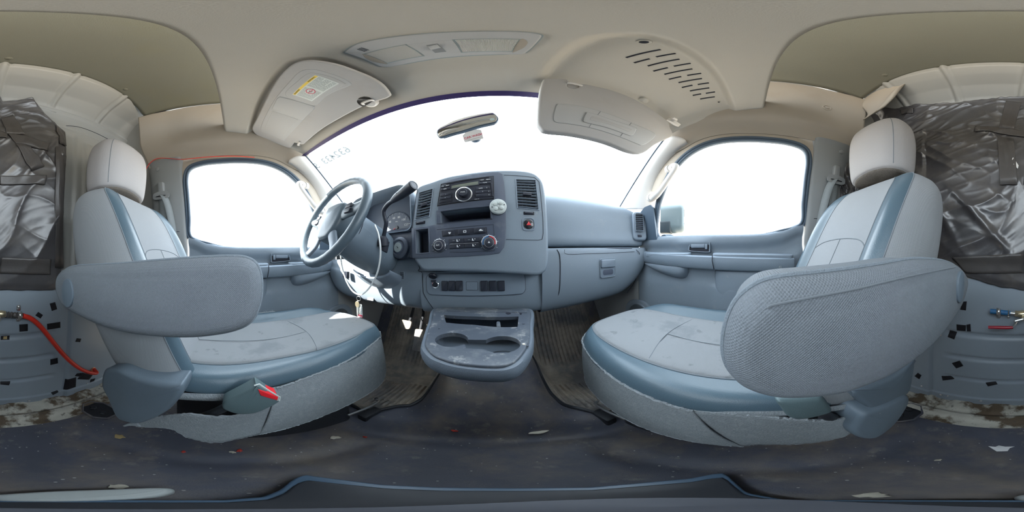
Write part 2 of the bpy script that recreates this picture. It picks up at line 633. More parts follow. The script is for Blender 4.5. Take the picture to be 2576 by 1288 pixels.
M['mirror'] = mat('mirror_glass', (.9, .92, .92), .02, metal=1., var=.0)
M['gauge'] = mat('gauge_face', (.055, .075, .11), .5, var=.05)
M['white_cable'] = mat('white_cable', (.80, .81, .80), .45, var=.02)
M['puck'] = mat('grey_puck_plastic', (.52, .56, .55), .4, var=.04)
M['outer_white'] = mat('pale_mirror_shell', (.12, .16, .175), .35, var=.02)
M['litter_white'] = mat('scrap_white', (.62, .58, .48), .8, var=.2, vs=60)
M['litter_red'] = mat('scrap_red', (.55, .05, .035), .6, var=.2, vs=60)
M['wood_scrap'] = mat('scrap_tan', (.40, .30, .14), .8, var=.2, vs=60)
M['wheel'] = mat('steering_wheel_leather', (.085, .115, .14), .38, var=.06, bump=.05, bs=500, spec=.5)
M['stand'] = mat('dark_stand_plastic', (.045, .05, .062), .4, var=.15, spec=.4)
M['stand_rim'] = mat('blue_grey_stand_rim', (.10, .17, .26), .3, var=.1, spec=.5)
M['console'] = mat('console_plastic', (.115, .140, .172), .5, var=.05, bump=.14, bs=420, bt='leather', spec=.4)
M['tray'] = mat('console_tray', (.062, .074, .094), .42, var=.15, spec=.45, dirt=[((.22, .23, .235), .50, .72, 12, 8, .55), ((.33, .33, .32), .58, .66, 40, 6, .5)])

_g = bpy.data.materials.new('clear_glass')
_g.use_nodes = True
_n = _g.node_tree
_n.nodes.clear()
_o = _n.nodes.new('ShaderNodeOutputMaterial')
_t = _n.nodes.new('ShaderNodeBsdfTransparent')
_t.inputs[0].default_value = (.96, .98, .98, 1)
_gl = _n.nodes.new('ShaderNodeBsdfGlossy')
_gl.inputs['Roughness'].default_value = .03
_mx = _n.nodes.new('ShaderNodeMixShader')
_mx.inputs[0].default_value = .04
_n.links.new(_t.outputs[0], _mx.inputs[1]); _n.links.new(_gl.outputs[0], _mx.inputs[2]); _n.links.new(_mx.outputs[0], _o.inputs[0])
M['glass'] = _g
# ================================================================== THE SHELL OF THE CAB
def plane_w(s, off=0.):
    """plane of a side window, s=+1 passenger's side, s=-1 driver's side"""
    return ((s * (.815 - off), 0, .90), (.46 * s, 0, .095))


_wpx = [(1657, 592), (1710, 594), (1780, 594), (1850, 593), (1915, 588), (1965, 577), (2012, 561), (2017, 510), (2023, 450), (2028, 405), (2020, 378), (1985, 364), (1930, 357),
        (1870, 355), (1810, 360), (1762, 375), (1722, 402), (1690, 442), (1668, 492), (1658, 530)]
WLOOP = np.array([U(x, y, pl=plane_w(1)) for x, y in _wpx])


def mir(P, s):
    P = V3(P).copy()
    P[..., 0] *= s
    return P


def offs(loop, d, dx=0.):
    """grow a roughly flat loop lying in the y-z directions by d, shift inward in x by dx"""
    q = np.stack([loop[:, 1], loop[:, 2]], 1)
    area = np.sum(q[:, 0] * np.roll(q[:, 1], -1) - np.roll(q[:, 0], -1) * q[:, 1])
    q2 = inset(q, -d if area > 0 else d)
    out = loop.copy()
    out[:, 1:] = q2
    out[:, 0] -= (q2[:, 1] - q[:, 1]) * .206
    out[:, 0] -= dx
    return out


# ---- floor -------------------------------------------------------
def ridge_y(x):
    return .335 + .10 * math.cos(min(abs(x) / .42, 1) * math.pi / 2) - .0


def floor_h(x, y):
    h = 0.
    r = ridge_y(x - .02)
    w = 1 - sst(.30, .46, abs(x))
    h += .045 * sst(r - .05, r + .015, y) * w
    h -= .012 * math.exp(-((y - r + .07) / .03) ** 2) * w
    hump = (1 - sst(.13, .29, abs(x - .02))) * sst(.37, .70, y)
    h += .34 * hump
    h += .018 * math.exp(-((y - .50) / .05) ** 2) * math.exp(-((x - .02) / .25) ** 2)
    h += .015 * math.exp(-(((x - .20) / .06) ** 2 + ((y - .47) / .06) ** 2))
    h += .55 * sst(.78, 1.18, y) * (1 - .5 * hump)
    h += .020 * sst(.30, .34, abs(x)) * (1 - sst(.36, .42, y)) * sst(-.55, -.45, y) * 0
    h += .012 * sst(-.44, -.40, -abs(x) * .0 - abs(y + .05) + .0) * 0
    h += .004 * nz(x, y, 0, 7) + .0015 * nz(x, y, 3, 30)
    h -= .012 * math.exp(-((abs(x) - .235) / .03) ** 2) * (1 - sst(.2, .3, y)) * sst(-.4, -.3, y)
    h += .006 * sst(-.50, -.40, -abs(y + .48) + 0) * 0
    return h


xs = np.linspace(-.84, .84, 141)
ys = np.linspace(-.52, 1.2, 170)
G = np.array([[(x, y, floor_h(x, y)) for x in xs] for y in ys])
fl = struct(gsurf('floor', G, M['rubber'], flip=True), 'black rubber floor covering of the cab, dusty and scuffed', 'floor')

# painted corrugated steel edge in front of the bulkhead
ys = np.linspace(-.70, -.475, 40)
xs = np.linspace(-.84, .84, 190)
G = []
for y in ys:
    row = []
    for x in xs:
        cor = .5 + .5 * math.tanh(5 * math.sin(2 * math.pi * x / .155))
        f = 1 - sst(-.60, -.565, y)
        h = -.012 + .014 * f * cor + .022 * sst(-.575, -.55, y) - .010 * sst(-.53, -.50, y) + .003 * nz(x, y, 1, 25)
        row.append((x, y, h + .004))
    G.append(row)
struct(gsurf('trim_1', np.array(G), M['steel_floor'], flip=True), 'rusty corrugated strip of white painted steel floor below the bulkhead', 'floor edge')

# ---- bulkhead ----------------------------------------------------
RIBZ = [float(U(2576, p, y=-.625)[2]) for p in (851, 912, 967)]


def bulk_xy(z):
    """profile of the bulkhead: depth y for a height z"""
    pr = [(0, -.662), (.06, -.655), (.30, -.640), (.70, -.622), (1.2, -.605), (1.60, -.598), (1.67, -.590), (1.70, -.572), (1.76, -.515), (1.80, -.455), (1.835, -.412), (1.88, -.395)]
    zs_ = [p[0] for p in pr]
    return float(np.interp(z, zs_, [p[1] for p in pr]))


def bulk_hw(z):
    return float(np.interp(z, [0, .9, 1.25, 1.42, 1.6, 1.8, 1.88], [.845, .835, .79, .75, .695, .645, .615]))


def bulk_pt(x, z):
    y = bulk_xy(z)
    ax = abs(x)
    for rz in RIBZ:                                   # pressed ribs
        e = 1 - sst(.245, .29, ax)
        y -= .009 * math.exp(-((z - rz) / .013) ** 4) * e
    if z < 1.0:
        y += .012 * sst(.325, .345, ax) - .006 * math.exp(-((ax - .335) / .006) ** 2)
        y += .008 * (1 - sst(.045, .055, z))
    if 1.66 < z:                                      # stiffening ribs of the upper part
        for rx in (-.44, -.20, .02, .25, .47):
            y += (.009 * math.exp(-((x - rx) / .009) ** 4) - .004 * math.exp(-((abs(x - rx) - .016) / .005) ** 2)) * sst(1.67, 1.70, z)
    y += .010 * math.exp(-((z - 1.665) / .010) ** 2)
    if 1.0 < z < 1.6:
        y -= .006 * math.exp(-((z - 1.545) / .004) ** 2)
        # pressed rectangle
        y += .012 * sst(.375, .383, ax) * (1 - sst(.60, .62, ax)) * sst(1.0, 1.02, z) * (1 - sst(1.46, 1.470, z))
        y -= .012 * (1 - sst(.33, .345, ax)) * (1 - sst(1.50, 1.52, z))
    return y


zs = np.concatenate([[-.04], np.linspace(0, .72, 150), np.linspace(.74, 1.5, 70), np.linspace(1.51, 1.88, 90)])
us = np.linspace(-1, 1, 240)
zs_up = [z for z in zs if z > .735]
zs = [z for z in zs if z < .735] + [.735]
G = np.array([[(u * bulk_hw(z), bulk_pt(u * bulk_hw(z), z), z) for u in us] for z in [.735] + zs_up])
struct(gsurf('wall_back', G, M['bulk_warm_lit'], flip=False, sharp=60), 'upper part of the steel bulkhead behind the seats, warm light painted in, with pressed ribs under the roof', 'wall')
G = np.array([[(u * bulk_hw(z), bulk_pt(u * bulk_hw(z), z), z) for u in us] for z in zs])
wb = struct(gsurf('wall_back', G, M['bulk'], flip=False, sharp=60), 'lower part of the steel bulkhead, cool light painted in, with three pressed ribs', 'wall')
_L = []
for px, py in ((166, 317), (185, 318), (205, 322), (235, 333), (270, 350), (310, 375), (328, 388)):
    q = U(px, py, y=-.60)
    _L.append((q[0], bulk_pt(q[0], q[2]) + .0005, q[2]))
tube('panel_seam', _L, .0018, M['dark'], wb, 6, smooth_pts=40)
# bolts on the bulkhead
for (px, py, r_) in ((72, 1008, .007), (2368, 992, .007), (2385, 994, .004), (2467, 1007, .007), (2293, 965, .006), (216, 962, .005), (100, 322, .006), (2322, 968, .006)):
    if py > 600:
        p = U(px, py, y=-.652)
    else:
        p = U(px, py, y=-.60)
    yy = bulk_pt(p[0], p[2])
    lathe('bolt', Fr((p[0], yy + .001, p[2]), (-1, 0, 0), (0, 0, 1)), [(r_, 0), (r_, .003), (r_ * .6, .0055), (0, .006)], M['steel'], wb, 12)

# corner columns between bulkhead and pillar trims, and body sides
for s, nm in ((-1, 'wall_left'), (1, 'wall_right')):
    rows = []
    for z, x in ((-.01, .83), (.5, .83), (.9, .82), (1.25, .775), (1.42, .735), (1.6, .68), (1.8, .63), (1.88, .60)):
        rows.append([(s * (x + .01), y, z) for y in np.linspace(-.70, -.285, 8)])
    struct(surf(nm, rows, 40, 16, M['bulk_warm_lit'], flip=s < 0, thick=.004), 'painted body side behind the door pillar on the %s side' % ('driver' if s < 0 else 'passenger'), 'wall')
    rows = []
    for z, x in ((-.01, .80), (.3, .80), (.6, .79), (.95, .80)):
        rows.append([(s * x, y, z) for y in np.linspace(.595, 1.22, 8)])
    struct(surf(nm.replace('wall', 'baseboard'), rows, 30, 16, M['pillar_grey'], flip=s < 0, thick=.004), 'grey kick panel in the %s footwell' % ('driver' if s < 0 else 'passenger'), 'panel')
G = np.array([[(x, 1.19 + .0 * z, z) for x in np.linspace(-.84, .84, 12)] for z in np.linspace(0, 1.0, 10)])
struct(gsurf('wall_front', G, M['mat_rubber'], thick=.004), 'dark firewall behind the dashboard', 'wall')

# ---- rear headliner ----------------------------------------------
def ceil_z(x):
    return 1.795 + .07 * (1 - min(1, abs(x / .615)) ** 4)


xs = np.linspace(-.615, .615, 60)
ys = np.linspace(-.412, .40, 40)
G = np.array([[(x, y - .015 * (abs(x) / .6) ** 3 * (y < -.35), ceil_z(x) + .006 * nz(x, y, 0, 3)) for x in xs] for y in ys])
ce = struct(gsurf('ceiling', G, M['headliner_shaded'], thick=.004, off=1), 'rear headliner of the raised roof, shade painted into its cloth, with yellowish stains', 'ceiling')
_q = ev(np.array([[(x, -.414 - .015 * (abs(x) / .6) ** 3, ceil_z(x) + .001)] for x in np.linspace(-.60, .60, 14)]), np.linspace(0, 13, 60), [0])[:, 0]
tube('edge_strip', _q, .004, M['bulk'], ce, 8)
for px, py in ((22, 147), (316, 225), (2225, 189)):
    z_ = 1.85
    for _ in range(6):
        p = U(px, py, z=z_ - .002); z_ = ceil_z(p[0])
    lathe('trim_button', Fr((p[0], p[1], z_ - .001), (1, 0, 0), (0, -1, 0)), [(.011, 0), (.011, .003), (.008, .005), (0, .0055)], M['headliner_shaded'], ce, 16)

# ---- side trims over the doors -----------------------------------
SIDE_ROWS = [(.712, 1.400), (.700, 1.425), (.680, 1.455), (.652, 1.485), (.640, 1.53), (.632, 1.60), (.624, 1.70), (.616, 1.80)]


def side_pt(s, y, k):
    x, z = SIDE_ROWS[k]
    dz = -.075 * sst(.12, .36, y) ** 1.2 * (1 - k / 7) - .015 * sst(-.25, -.47, y)
    dx = .015 * sst(.1, .36, y) * (1 - k / 7) - .02 * sst(-.30, -.47, y) * (1 if k > 3 else .3)
    return (s * (x + dx), y, z + dz)


for s, nm in ((-1, 'trim_2'), (1, 'trim_3')):
    who = 'driver' if s < 0 else 'passenger'
    rows = [[side_pt(s, y, k) for y in (-.455, -.40, -.30, -.2, -.1, 0, .1, .2, .29, .36)] for k in range(8)]
    tr = struct(surf(nm, rows, 60, 70, M['trim_beige'], flip=s > 0, thick=.006, off=1 if s > 0 else 1), 'beige side trim above the %s door' % who, 'trim')
    lpf = cr(WLOOP, 120, True)
    G = np.array([mir(offs(lpf, d_, dx_), s) for d_, dx_ in ((.026, -.002), (.033, .000), (.05, -.004), (.075, -.012), (.10, -.022))])
    keep = [k for k in range(120) if lpf[k, 2] > 1.10]
    k0 = next(k for k in keep if (k - 1) % 120 not in keep)
    order = [(k0 + i) % 120 for i in range(120) if (k0 + i) % 120 in keep]
    gsurf('window_surround', G[:, order], M['trim_beige'], tr, s < 0)
    # round plug with a ring
    px, py = (427, 314) if s < 0 else (2082, 270)
    p = U(px, py, x=s * .628)
    f = Fr((s * .634, p[1], p[2]), (0, -s, 0), (.09 * -s, 0, 1))
    lathe('trim_plug', f, [(.022, 0), (.0213, .0045), (.0165, .005), (.0145, .001), (.010, .001), (.009, .005), (0, .0055)], M['trim_beige'], tr, 24)
    tube('panel_seam', [(s * .609, -.44, 1.789), (s * .6115, -.3, 1.795), (s * .6125, -.15, 1.795), (s * .6125, .0, 1.795)], .0030, M['dark'], tr, 6, smooth_pts=20)
    # ---- B pillar
    rows = []
    for z, xo in ((.30, .812), (.6, .812), (.88, .806), (1.0, .790), (1.15, .765), (1.28, .740), (1.38, .718), (1.415, .700)):
        rows.append([(s * (xo + .035), -.262, z), (s * (xo - .004), -.270, z), (s * (xo - .014), -.30, z), (s * (xo - .016), -.37, z), (s * (xo - .010), -.445, z), (s * (xo + .02), -.475, z)])
    bp = struct(surf('trim_4' if s < 0 else 'trim_5', rows, 60, 36, M['pillar_grey'], flip=s > 0, sharp=60), 'grey belt pillar trim behind the %s door' % who, 'trim')
    lathe('trim_plug', Fr((s * .706, -.40, 1.365), (0, -s, 0), (.2 * -s, 0, 1)), [(.012, 0), (.012, .004), (.010, .005), (0, .0055)], M['pillar_grey'], bp, 20)
    tube('panel_seam', [(s * .80, -.27, .985), (s * .775, -.31, .985), (s * .775, -.37, .985)], .0015, M['dark'], bp, 6)
    # ---- A pillar
    rows = []
    for t in np.linspace(0, 1, 7):
        A = (1 - t) * V3((.668, .335, 1.405)) + t * V3((.775, .735, 1.085))
        B = (1 - t) * V3((.712, .262, 1.372)) + t * V3((.822, .520, 1.055))
        A += V3((.018, .0, .012)) * math.sin(math.pi * t)
        B += V3((.012, .03, .045)) * math.sin(math.pi * t)
        m1 = .72 * A + .28 * B + V3((-.022, -.022, -.006))
        m2 = .30 * A + .70 * B + V3((-.020, -.020, -.006))
        rows.append([mir(A + V3((.012, .02, .01)), s), mir(A, s), mir(m1, s), mir(m2, s), mir(B, s), mir(B + V3((.02, .0, 0)), s)])
    ap_ = struct(surf('trim_6' if s < 0 else 'trim_7', rows, 40, 30, M['pillar_white'], flip=s < 0, thick=.004), 'white windscreen pillar trim on the %s side' % who, 'trim')
    tube('edge_seal', [V3(r_[1]) + V3((-s * .003, .004, .003)) for r_ in rows], .0035, M['seal'], ap_, 8, smooth_pts=30)

# ---- windscreen --------------------------------------------------
def ws_pt(u, v):
    """u -1..1 across, v 0 top .. 1 bottom"""
    au = abs(u)
    yt = .405 - .075 * au ** 2.2
    zt = 1.418 - .010 * au ** 2
    yb = 1.10 - .35 * au ** 2.2
    zb = .96 + .11 * au ** 2
    x = u * ((.69) * (1 - v) + .80 * v)
    bow = .03 * math.sin(math.pi * v)
    return (x, yt + (yb - yt) * v + bow * .4, zt + (zb - zt) * v + bow)


G = np.array([[ws_pt(u, v) for u in np.linspace(-1, 1, 60)] for v in np.linspace(-.02, 1.05, 24)])
wi = struct(gsurf('window_1', G, M['glass']), 'windscreen', 'window')
G = np.array([[np.array(ws_pt(u, v)) + V3((0, -.002, -.002)) for u in np.linspace(-1, 1, 60)] for v in np.linspace(-.02, .0085, 4)])
gsurf('frit_band', G, M['frit'], wi)

# ---- door windows and doors --------------------------------------
for s in (-1, 1):
    who = 'driver' if s < 0 else 'passenger'
    dn = 'door_1' if s < 0 else 'door_2'
    lp = cr(WLOOP, 120, True)
    ins = lp.copy()
    wn = mesh('window_2' if s < 0 else 'window_3', mir(offs(lp, .006, -.006), s), [tuple(range(120)) if s < 0 else tuple(range(120))[::-1]], M['glass'], smooth=False)
    struct(wn, 'side window in the %s door' % who, 'window')
    loops = [offs(lp, 0, -.012), offs(lp, -.001, -.002), offs(lp, .001, .005), offs(lp, .007, .008), offs(lp, .012, .005), offs(lp, .013, -.004)]
    G = np.array([mir(l, s) for l in loops])
    vs, fs = gridmesh(G, s < 0, False, True)
    mesh('window_seal', vs, fs, M['seal'], wn, 60)
    loops = [offs(lp, .0125, -.006), offs(lp, .014, .003), offs(lp, .020, .006), offs(lp, .027, .004), offs(lp, .031, -.01)]
    # upper door frame only (above the sill)
    G = np.array([mir(l, s) for l in loops])
    keep = [k for k in range(120) if lp[k, 2] > .955 or lp[k, 1] > .46]
    k0 = next(k for k in keep if (k - 1) % 120 not in keep)
    order = [(k0 + i) % 120 for i in range(120) if (k0 + i) % 120 in keep]
    vs, fs = gridmesh(G[:, order], s < 0)
    # ---- door panel
    sill = lambda y: float(np.interp(y, [-.26, -.236, -.16, -.085, 0, .1, .50, .56], [.966, .962, .925, .907, .900, .898, .900, .900])) - .004

    def door_x(y, z):
        """inner face of the door: x for (y, z)"""
        x = .806
        sl = sill(y)
        t = sl - z
        x -= .010 * sst(0, .015, t)
        x += .018 * sst(.03, .075, t) * (1 - sst(.10, .15, t))              # scallop under the sill
        hz = .857
        b = math.exp(-((y - .268) / .085) ** 4 - ((z - .842) / .030) ** 4)  # swelling round the handle
        x -= .010 * b
        x -= .030 * sst(.130, .165, t) * (1 - sst(.30, .34, t)) * 0
        x -= .006 * sst(.20, .26, t)
        # pull pocket
        x += .0 
        # lower map pocket bulge
        x -= .030 * math.exp(-((y + .02) / .17) ** 6) * sst(.645, .665, -z + 1.31) * (1 - sst(.85, .93, -z + 1.31)) * (1 if True else 0)
        x += .006 * sst(.10, .5, t)
        return x
    ys = np.linspace(-.258, .60, 110)
    vsN = np.linspace(0, 1, 120)
    G = np.array([[(s * door_x(y, sill(y) - v * (sill(y) + .01)), y, sill(y) - v * (sill(y) + .01)) for y in ys] for v in vsN])
    top = np.array([[(s * (.830), y, sill(y) - .004) for y in ys], [(s * (.815), y, sill(y) + .001) for y in ys]])
    G = np.concatenate([top, G], 0)
    dp = struct(gsurf(dn, G, M['dash'], flip=s < 0, sharp=60), 'blue-grey moulded panel of the %s door' % who, 'door')
    mesh('door_frame', vs, fs, M['seal'], dp, 60)
    # sail panel ahead of the glass
    q = [(.815, .475, .885), (.798, .475, 1.07), (.790, .500, 1.085), (.800, .60, 1.04), (.815, .62, .90)]
    f = Fr(mir(V3((.803, .475, .90)), s), (0, s, 0), (-.2 * s, 0, 1))
    plate('corner_panel', f, [(-.004, -.02), (.14, -.02), (.14, .10), (.05, .165), (.012, .172), (-.004, .155)] if s > 0 else [(.004, -.02), (.004, .155), (-.012, .172), (-.05, .165), (-.14, .10), (-.14, -.02)], -.012, .004, M['seal'], dp, .004)
    # armrest
    P0 = lambda px, py, x: U(px, py, x=x)
    a = cr([(.770, .545, .800), (.752, .50, .797), (.742, .40, .788), (.738, .25, .782), (.736, .12, .779), (.735, 0, .777), (.735, -.12, .776), (.742, -.20, .776)], 40)
    vs2, fs2 = [], []
    prof = [(.05, .012), (.012, .016), (.002, .010), (0, -.004), (.002, -.038), (.012, -.046), (.05, -.046)]
    for (x, y, z) in a:
        vs2 += [(s * (x + dx), y, z + dz) for dx, dz in prof]
    n = len(prof)
    for i in range(len(a) - 1):
        for k in range(n - 1):
            q = (i * n + k, i * n + k + 1, (i + 1) * n + k + 1, (i + 1) * n + k)
            fs2.append(q if s < 0 else q[::-1])
    fs2.append(tuple(range(n)) if s > 0 else tuple(range(n))[::-1]); fs2.append(tuple((len(a) - 1) * n + k for k in range(n))[::-1] if s > 0 else tuple((len(a) - 1) * n + k for k in range(n)))
    ar = mesh('armrest', vs2, fs2, M['dash_top'], dp, 50)
    tube('panel_seam', [(s * .733, .155, .797), (s * .730, .155, .775), (s * .735, .148, .738)], .0018, M['dark'], ar, 6)
    # top tray behind armrest front
    for (y0, y1) in ((.27, .52), (-.20, .16)):
        f = Fr((s * .775, (y0 + y1) / 2, .800), (0, -1, 0), (s * 1, 0, .15))
        plate('armrest_tray', f if s > 0 else Fr((s * .775, (y0 + y1) / 2, .800), (0, 1, 0), (s * 1, 0, .15)), rrect(y1 - y0, .055, .02), -.006, .008, M['dash'], ar, .004)
    # pull pocket under the armrest
    pts = [(.785, .50, .755), (.757, .47, .748), (.750, .40, .735), (.752, .33, .727), (.770, .30, .728)]
    rows = []
    for k, (yy, h) in enumerate(((.545, .006), (.50, .026), (.44, .044), (.38, .056), (.33, .060), (.300, .052), (.285, .03))):
        zt = .752 - .02 * (.545 - yy)
        dpth = (.018, .036, .045, .048, .048, .042, .022)[k]
        rows.append([(s * .80, yy, zt + .004), (s * (.800 - dpth), yy, zt), (s * (.800 - dpth - .002), yy, zt - h * .6), (s * (.800 - dpth * .6), yy, zt - h), (s * .805, yy, zt - h * 1.25)])
    surf('pull_pocket', rows, 40, 24, M['dash'], ar, flip=s > 0)
    # map pocket
    rows = []
    for k, (yy, h) in enumerate(((.155, .05), (.145, .11), (.11, .155), (.04, .185), (-.08, .195), (-.2, .19), (-.25, .19))):
        d_ = (.008, .022, .032, .036, .036, .034, .03)[k]
        zt = .728
        rows.append([(s * .80, yy, zt), (s * (.800 - d_), yy, zt - .004), (s * (.798 - d_), yy, zt - h * .5), (s * (.800 - d_ * .8), yy, zt - h * .85), (s * .806, yy, zt - h)])
    surf('map_pocket', rows, 40, 24, M['dash'], dp, flip=s > 0)
    # inner handle
    hc = U(1759, 622, x=.79)
    f = Fr((s * (door_x(hc[1], hc[2]) - .0005), hc[1], hc[2]), (0, -s, 0), (0, 0, 1))
    flipx = s
    ol = [(-.043 * flipx, -.016), (.040 * flipx, -.021), (.047 * flipx, -.012), (.047 * flipx, .015), (.040 * flipx, .021), (-.030 * flipx, .019), (-.045 * flipx, .010), (-.050 * flipx, -.004)]
    if flipx < 0: ol = ol[::-1]
    ol = poly2(ol, 40)
    bz = ring('handle_bezel', f, [(x * 1.12, y * 1.18) for x, y in ol], ol, -.012, .008, M['dash'], dp, .002)
    plate('handle_recess', f, ol, -.008, .0015, M['dark'], bz, .0006)
    box('door_handle', f.at(-.008 * flipx, .007, .004), .070, .020, .010, M['panel_smooth'], dp, .004)
    box('lock_tab', f.at(.034 * flipx, .003, .005), .012, .026, .012, M['panel_smooth'], dp, .003)
    # lower speaker panel
    spc = U(1606, 800, x=.786)
    fs_ = Fr((s * .790, spc[1], spc[2]), (0, -s, 0), (.05 * -s, 0, 1))
    sp = plate('speaker_panel', fs_, rrect(.21, .24, .09), -.01, .004, M['dash'], dp, .006)
    ring('speaker_ring', fs_, ellipse(.088, .105), ellipse(.076, .093), .003, .009, M['dash'], sp, .003)
    mesh('speaker_grille', *plateg(fs_, ellipse(.077, .094, 40), .002, .006, .001, 2, True, .004), M['grille'], sp)
    if s > 0:
        text('worn_mark', '4)', Fr((s * .7345 - .0005, -.135, .752), (0, -1, 0), (0, 0, 1)), .016, M['grey_print'], ar)
    # grab handle on the pillar
    A = U(1685, 424, x=.738); B = U(1638, 497, x=.752)
    d = (B - A); L_ = np.linalg.norm(d)
    out = V3((-.016, -.046, 0.0))
    hp = [A + V3((.02, .02, -.004)), A + out * .6, A + out * 1.1 + d * .14, A + out * 1.2 + d * .5, B + out * 1.1 - d * .14, B + out * .6, B + V3((.02, .02, -.002))]
    hd = thing('grab_handle', mir(A, s), 'white plastic grab handle on the windscreen pillar at the %s side' % who, 'handle')
    tube('grip', mir(hp, s), [.018, .020, .0155, .0145, .0155, .020, .018], M['pillar_white'], hd, 14, smooth_pts=44)
    for q in (A, B):
        lathe('end_cap', Fr(mir(q + V3((.006, .010, 0)), s), (0, 0, 1), mir(np.cross((0, 0, 1), out / np.linalg.norm(out)), 1) if s > 0 else -mir(np.cross((0, 0, 1), out / np.linalg.norm(out)), s)),
              [(.021, -.01), (.021, .004), (.017, .010), (0, .012)], M['pillar_white'], hd, 20)
    # windows' lower front strip: dark seal on the passenger's side carries the white patch
# ================================================================== FRONT HEADLINER AND WHAT IS FIXED TO IT
def hl_recess(x, y):
    ax = abs(x - .003)
    yb = .098 - .10 * (ax - .19)
    d1, d2 = ax - .158, y - yb
    r = .06
    if d1 < r and d2 < r:
        d = r - math.hypot(r - d1, r - d2)
    else:
        d = min(d1, d2)
    return sst(-.004, .030, d)


def hl_z(x, y, rec=True):
    u = min(1, abs(x) / .69)
    yt = .405 - .075 * u ** 2.2
    zt = 1.421 - .010 * u ** 2
    z_rear = 1.603 - .022 * sst(0, .45, abs(x)) - .055 * sst(.40, .66, abs(x))
    v = (y + .035) / (yt + .035)
    z = z_rear + (zt - z_rear) * v + .014 * math.sin(math.pi * min(max(v, 0), 1))
    if rec:
        z += (.040 if x > 0 else .050) * hl_recess(x, y) * (1 - sst(.625, .66, abs(x))) * (1 - sst(.80, .97, v))
    # shallow step round the lamp console
    if rec and abs(x) < .16:
        z -= .006 * sst(.25, .30, y) * (1 - sst(.30, .40, y)) * (1 - sst(.10, .16, abs(x)))
    return z


def hl_rows():
    rows = []
    us = np.linspace(-1, 1, 190)
    for k, dy in enumerate((.055, .02, .0)):
        rows.append([(u * .655, -.035 - (.012, .010, .004)[k], hl_z(u * .655, -.035) + dy + .002) for u in us])
    for v in np.linspace(0, 1, 120):
        row = []
        for u in us:
            x = u * (.655 + .012 * v)
            yt = .405 - .075 * min(1, abs(x) / .69) ** 2.2
            y = -.035 + v * (yt + .035)
            row.append((x, y, hl_z(x, y)))
        rows.append(row)
    last = rows[-1]
    rows.append([(x, y + .012, z + .006) for x, y, z in last])
    return np.array(rows)


hl = struct(gsurf('trim_8', hl_rows(), M['headliner'], sharp=70), 'pale moulded front headliner with two visor recesses', 'headliner')


def on_hl(px, py, off=0.):
    z = 1.52
    for _ in range(14):
        p = U(px, py, z=z - off)
        z = .5 * z + .5 * hl_z(p[0], min(max(p[1], -.03), .39))
    return U(px, py, z=z - off)


class PF(Fr):
    """frame on a plane through pixels; px() turns photo pixels into its 2D coordinates"""
    def __init__(s, pl, px0, px1):
        """pl (point, normal facing the viewer); x axis runs from pixel px0 to pixel px1"""
        s.pl = pl
        a, b = U(*px0, pl=pl), U(*px1, pl=pl)
        n = V3(pl[1]) / np.linalg.norm(pl[1])
        if np.dot(n, CAM - a) < 0: n = -n
        x = (b - a) / np.linalg.norm(b - a)
        s.o, s.x, s.z = a, x, n
        s.y = np.cross(n, x)

    def q(s, px, py):
        d = U(px, py, pl=s.pl) - s.o
        return (float(np.dot(d, s.x)), float(np.dot(d, s.y)))

    def out(s, pts, n=0, closed=True):
        P = [s.q(*p) for p in pts]
        A = sum(P[i][0] * P[(i + 1) % len(P)][1] - P[(i + 1) % len(P)][0] * P[i][1] for i in range(len(P)))
        if A < 0: P = P[::-1]
        return poly2(P, n, closed) if n else P


# ---- slots of the overhead speaker panel
_sl = [(840, 305, 1150, 232), (1110, 298, 1285, 267), (912, 352, 1052, 315), (1035, 380, 1320, 318), (1270, 382, 1420, 356), (1085, 427, 1215, 395), (1185, 455, 1435, 406),
       (1390, 465, 1515, 446), (1225, 500, 1335, 475), (1312, 530, 1522, 493), (1485, 547, 1585, 532), (1342, 574, 1437, 553), (1415, 605, 1588, 577), (1558, 626, 1640, 613),
       (1440, 645, 1515, 631), (1507, 677, 1638, 657)]
C2 = lambda cx, cy: (1340 + cx / 3.578, 60 + cy / 3.578)
for a in _sl:
    p, q = on_hl(*C2(a[0], a[1])), on_hl(*C2(a[2], a[3]))
    pts = []
    for t in np.linspace(0, 1, 9):
        c = p + (q - p) * t
        pts.append((c[0], c[1], hl_z(c[0], c[1]) + .0008))
    tube('speaker_slot', pts, .0033, M['dark'], hl, 8)
for (cx, cy, r_) in ((1000, 164, .007), (1675, 702, .004)):
    p = on_hl(*C2(cx, cy))
    lathe('trim_plug', Fr((p[0], p[1], hl_z(p[0], p[1]) + .001), (1, 0, 0), (0, -1, 0)), [(r_ * 1.6, 0), (r_ * 1.5, .003), (r_, .0035), (r_ * .9, -.001), (0, -.001)], M['headliner'], hl, 18)
    lathe('plug_hole', Fr((p[0], p[1], hl_z(p[0], p[1]) + .001), (1, 0, 0), (0, -1, 0)), [(r_ * .95, 0), (r_ * .9, .0032), (0, .0033)], M['dark'], hl, 14)
p = on_hl(*C2(995, 690))
lathe('clip_boss', Fr((p[0], p[1], hl_z(p[0], p[1]) + .002), (1, 0, 0), (0, -1, 0)), [(.018, 0), (.016, .006), (.008, .010), (0, .011)], M['headliner'], hl, 20)

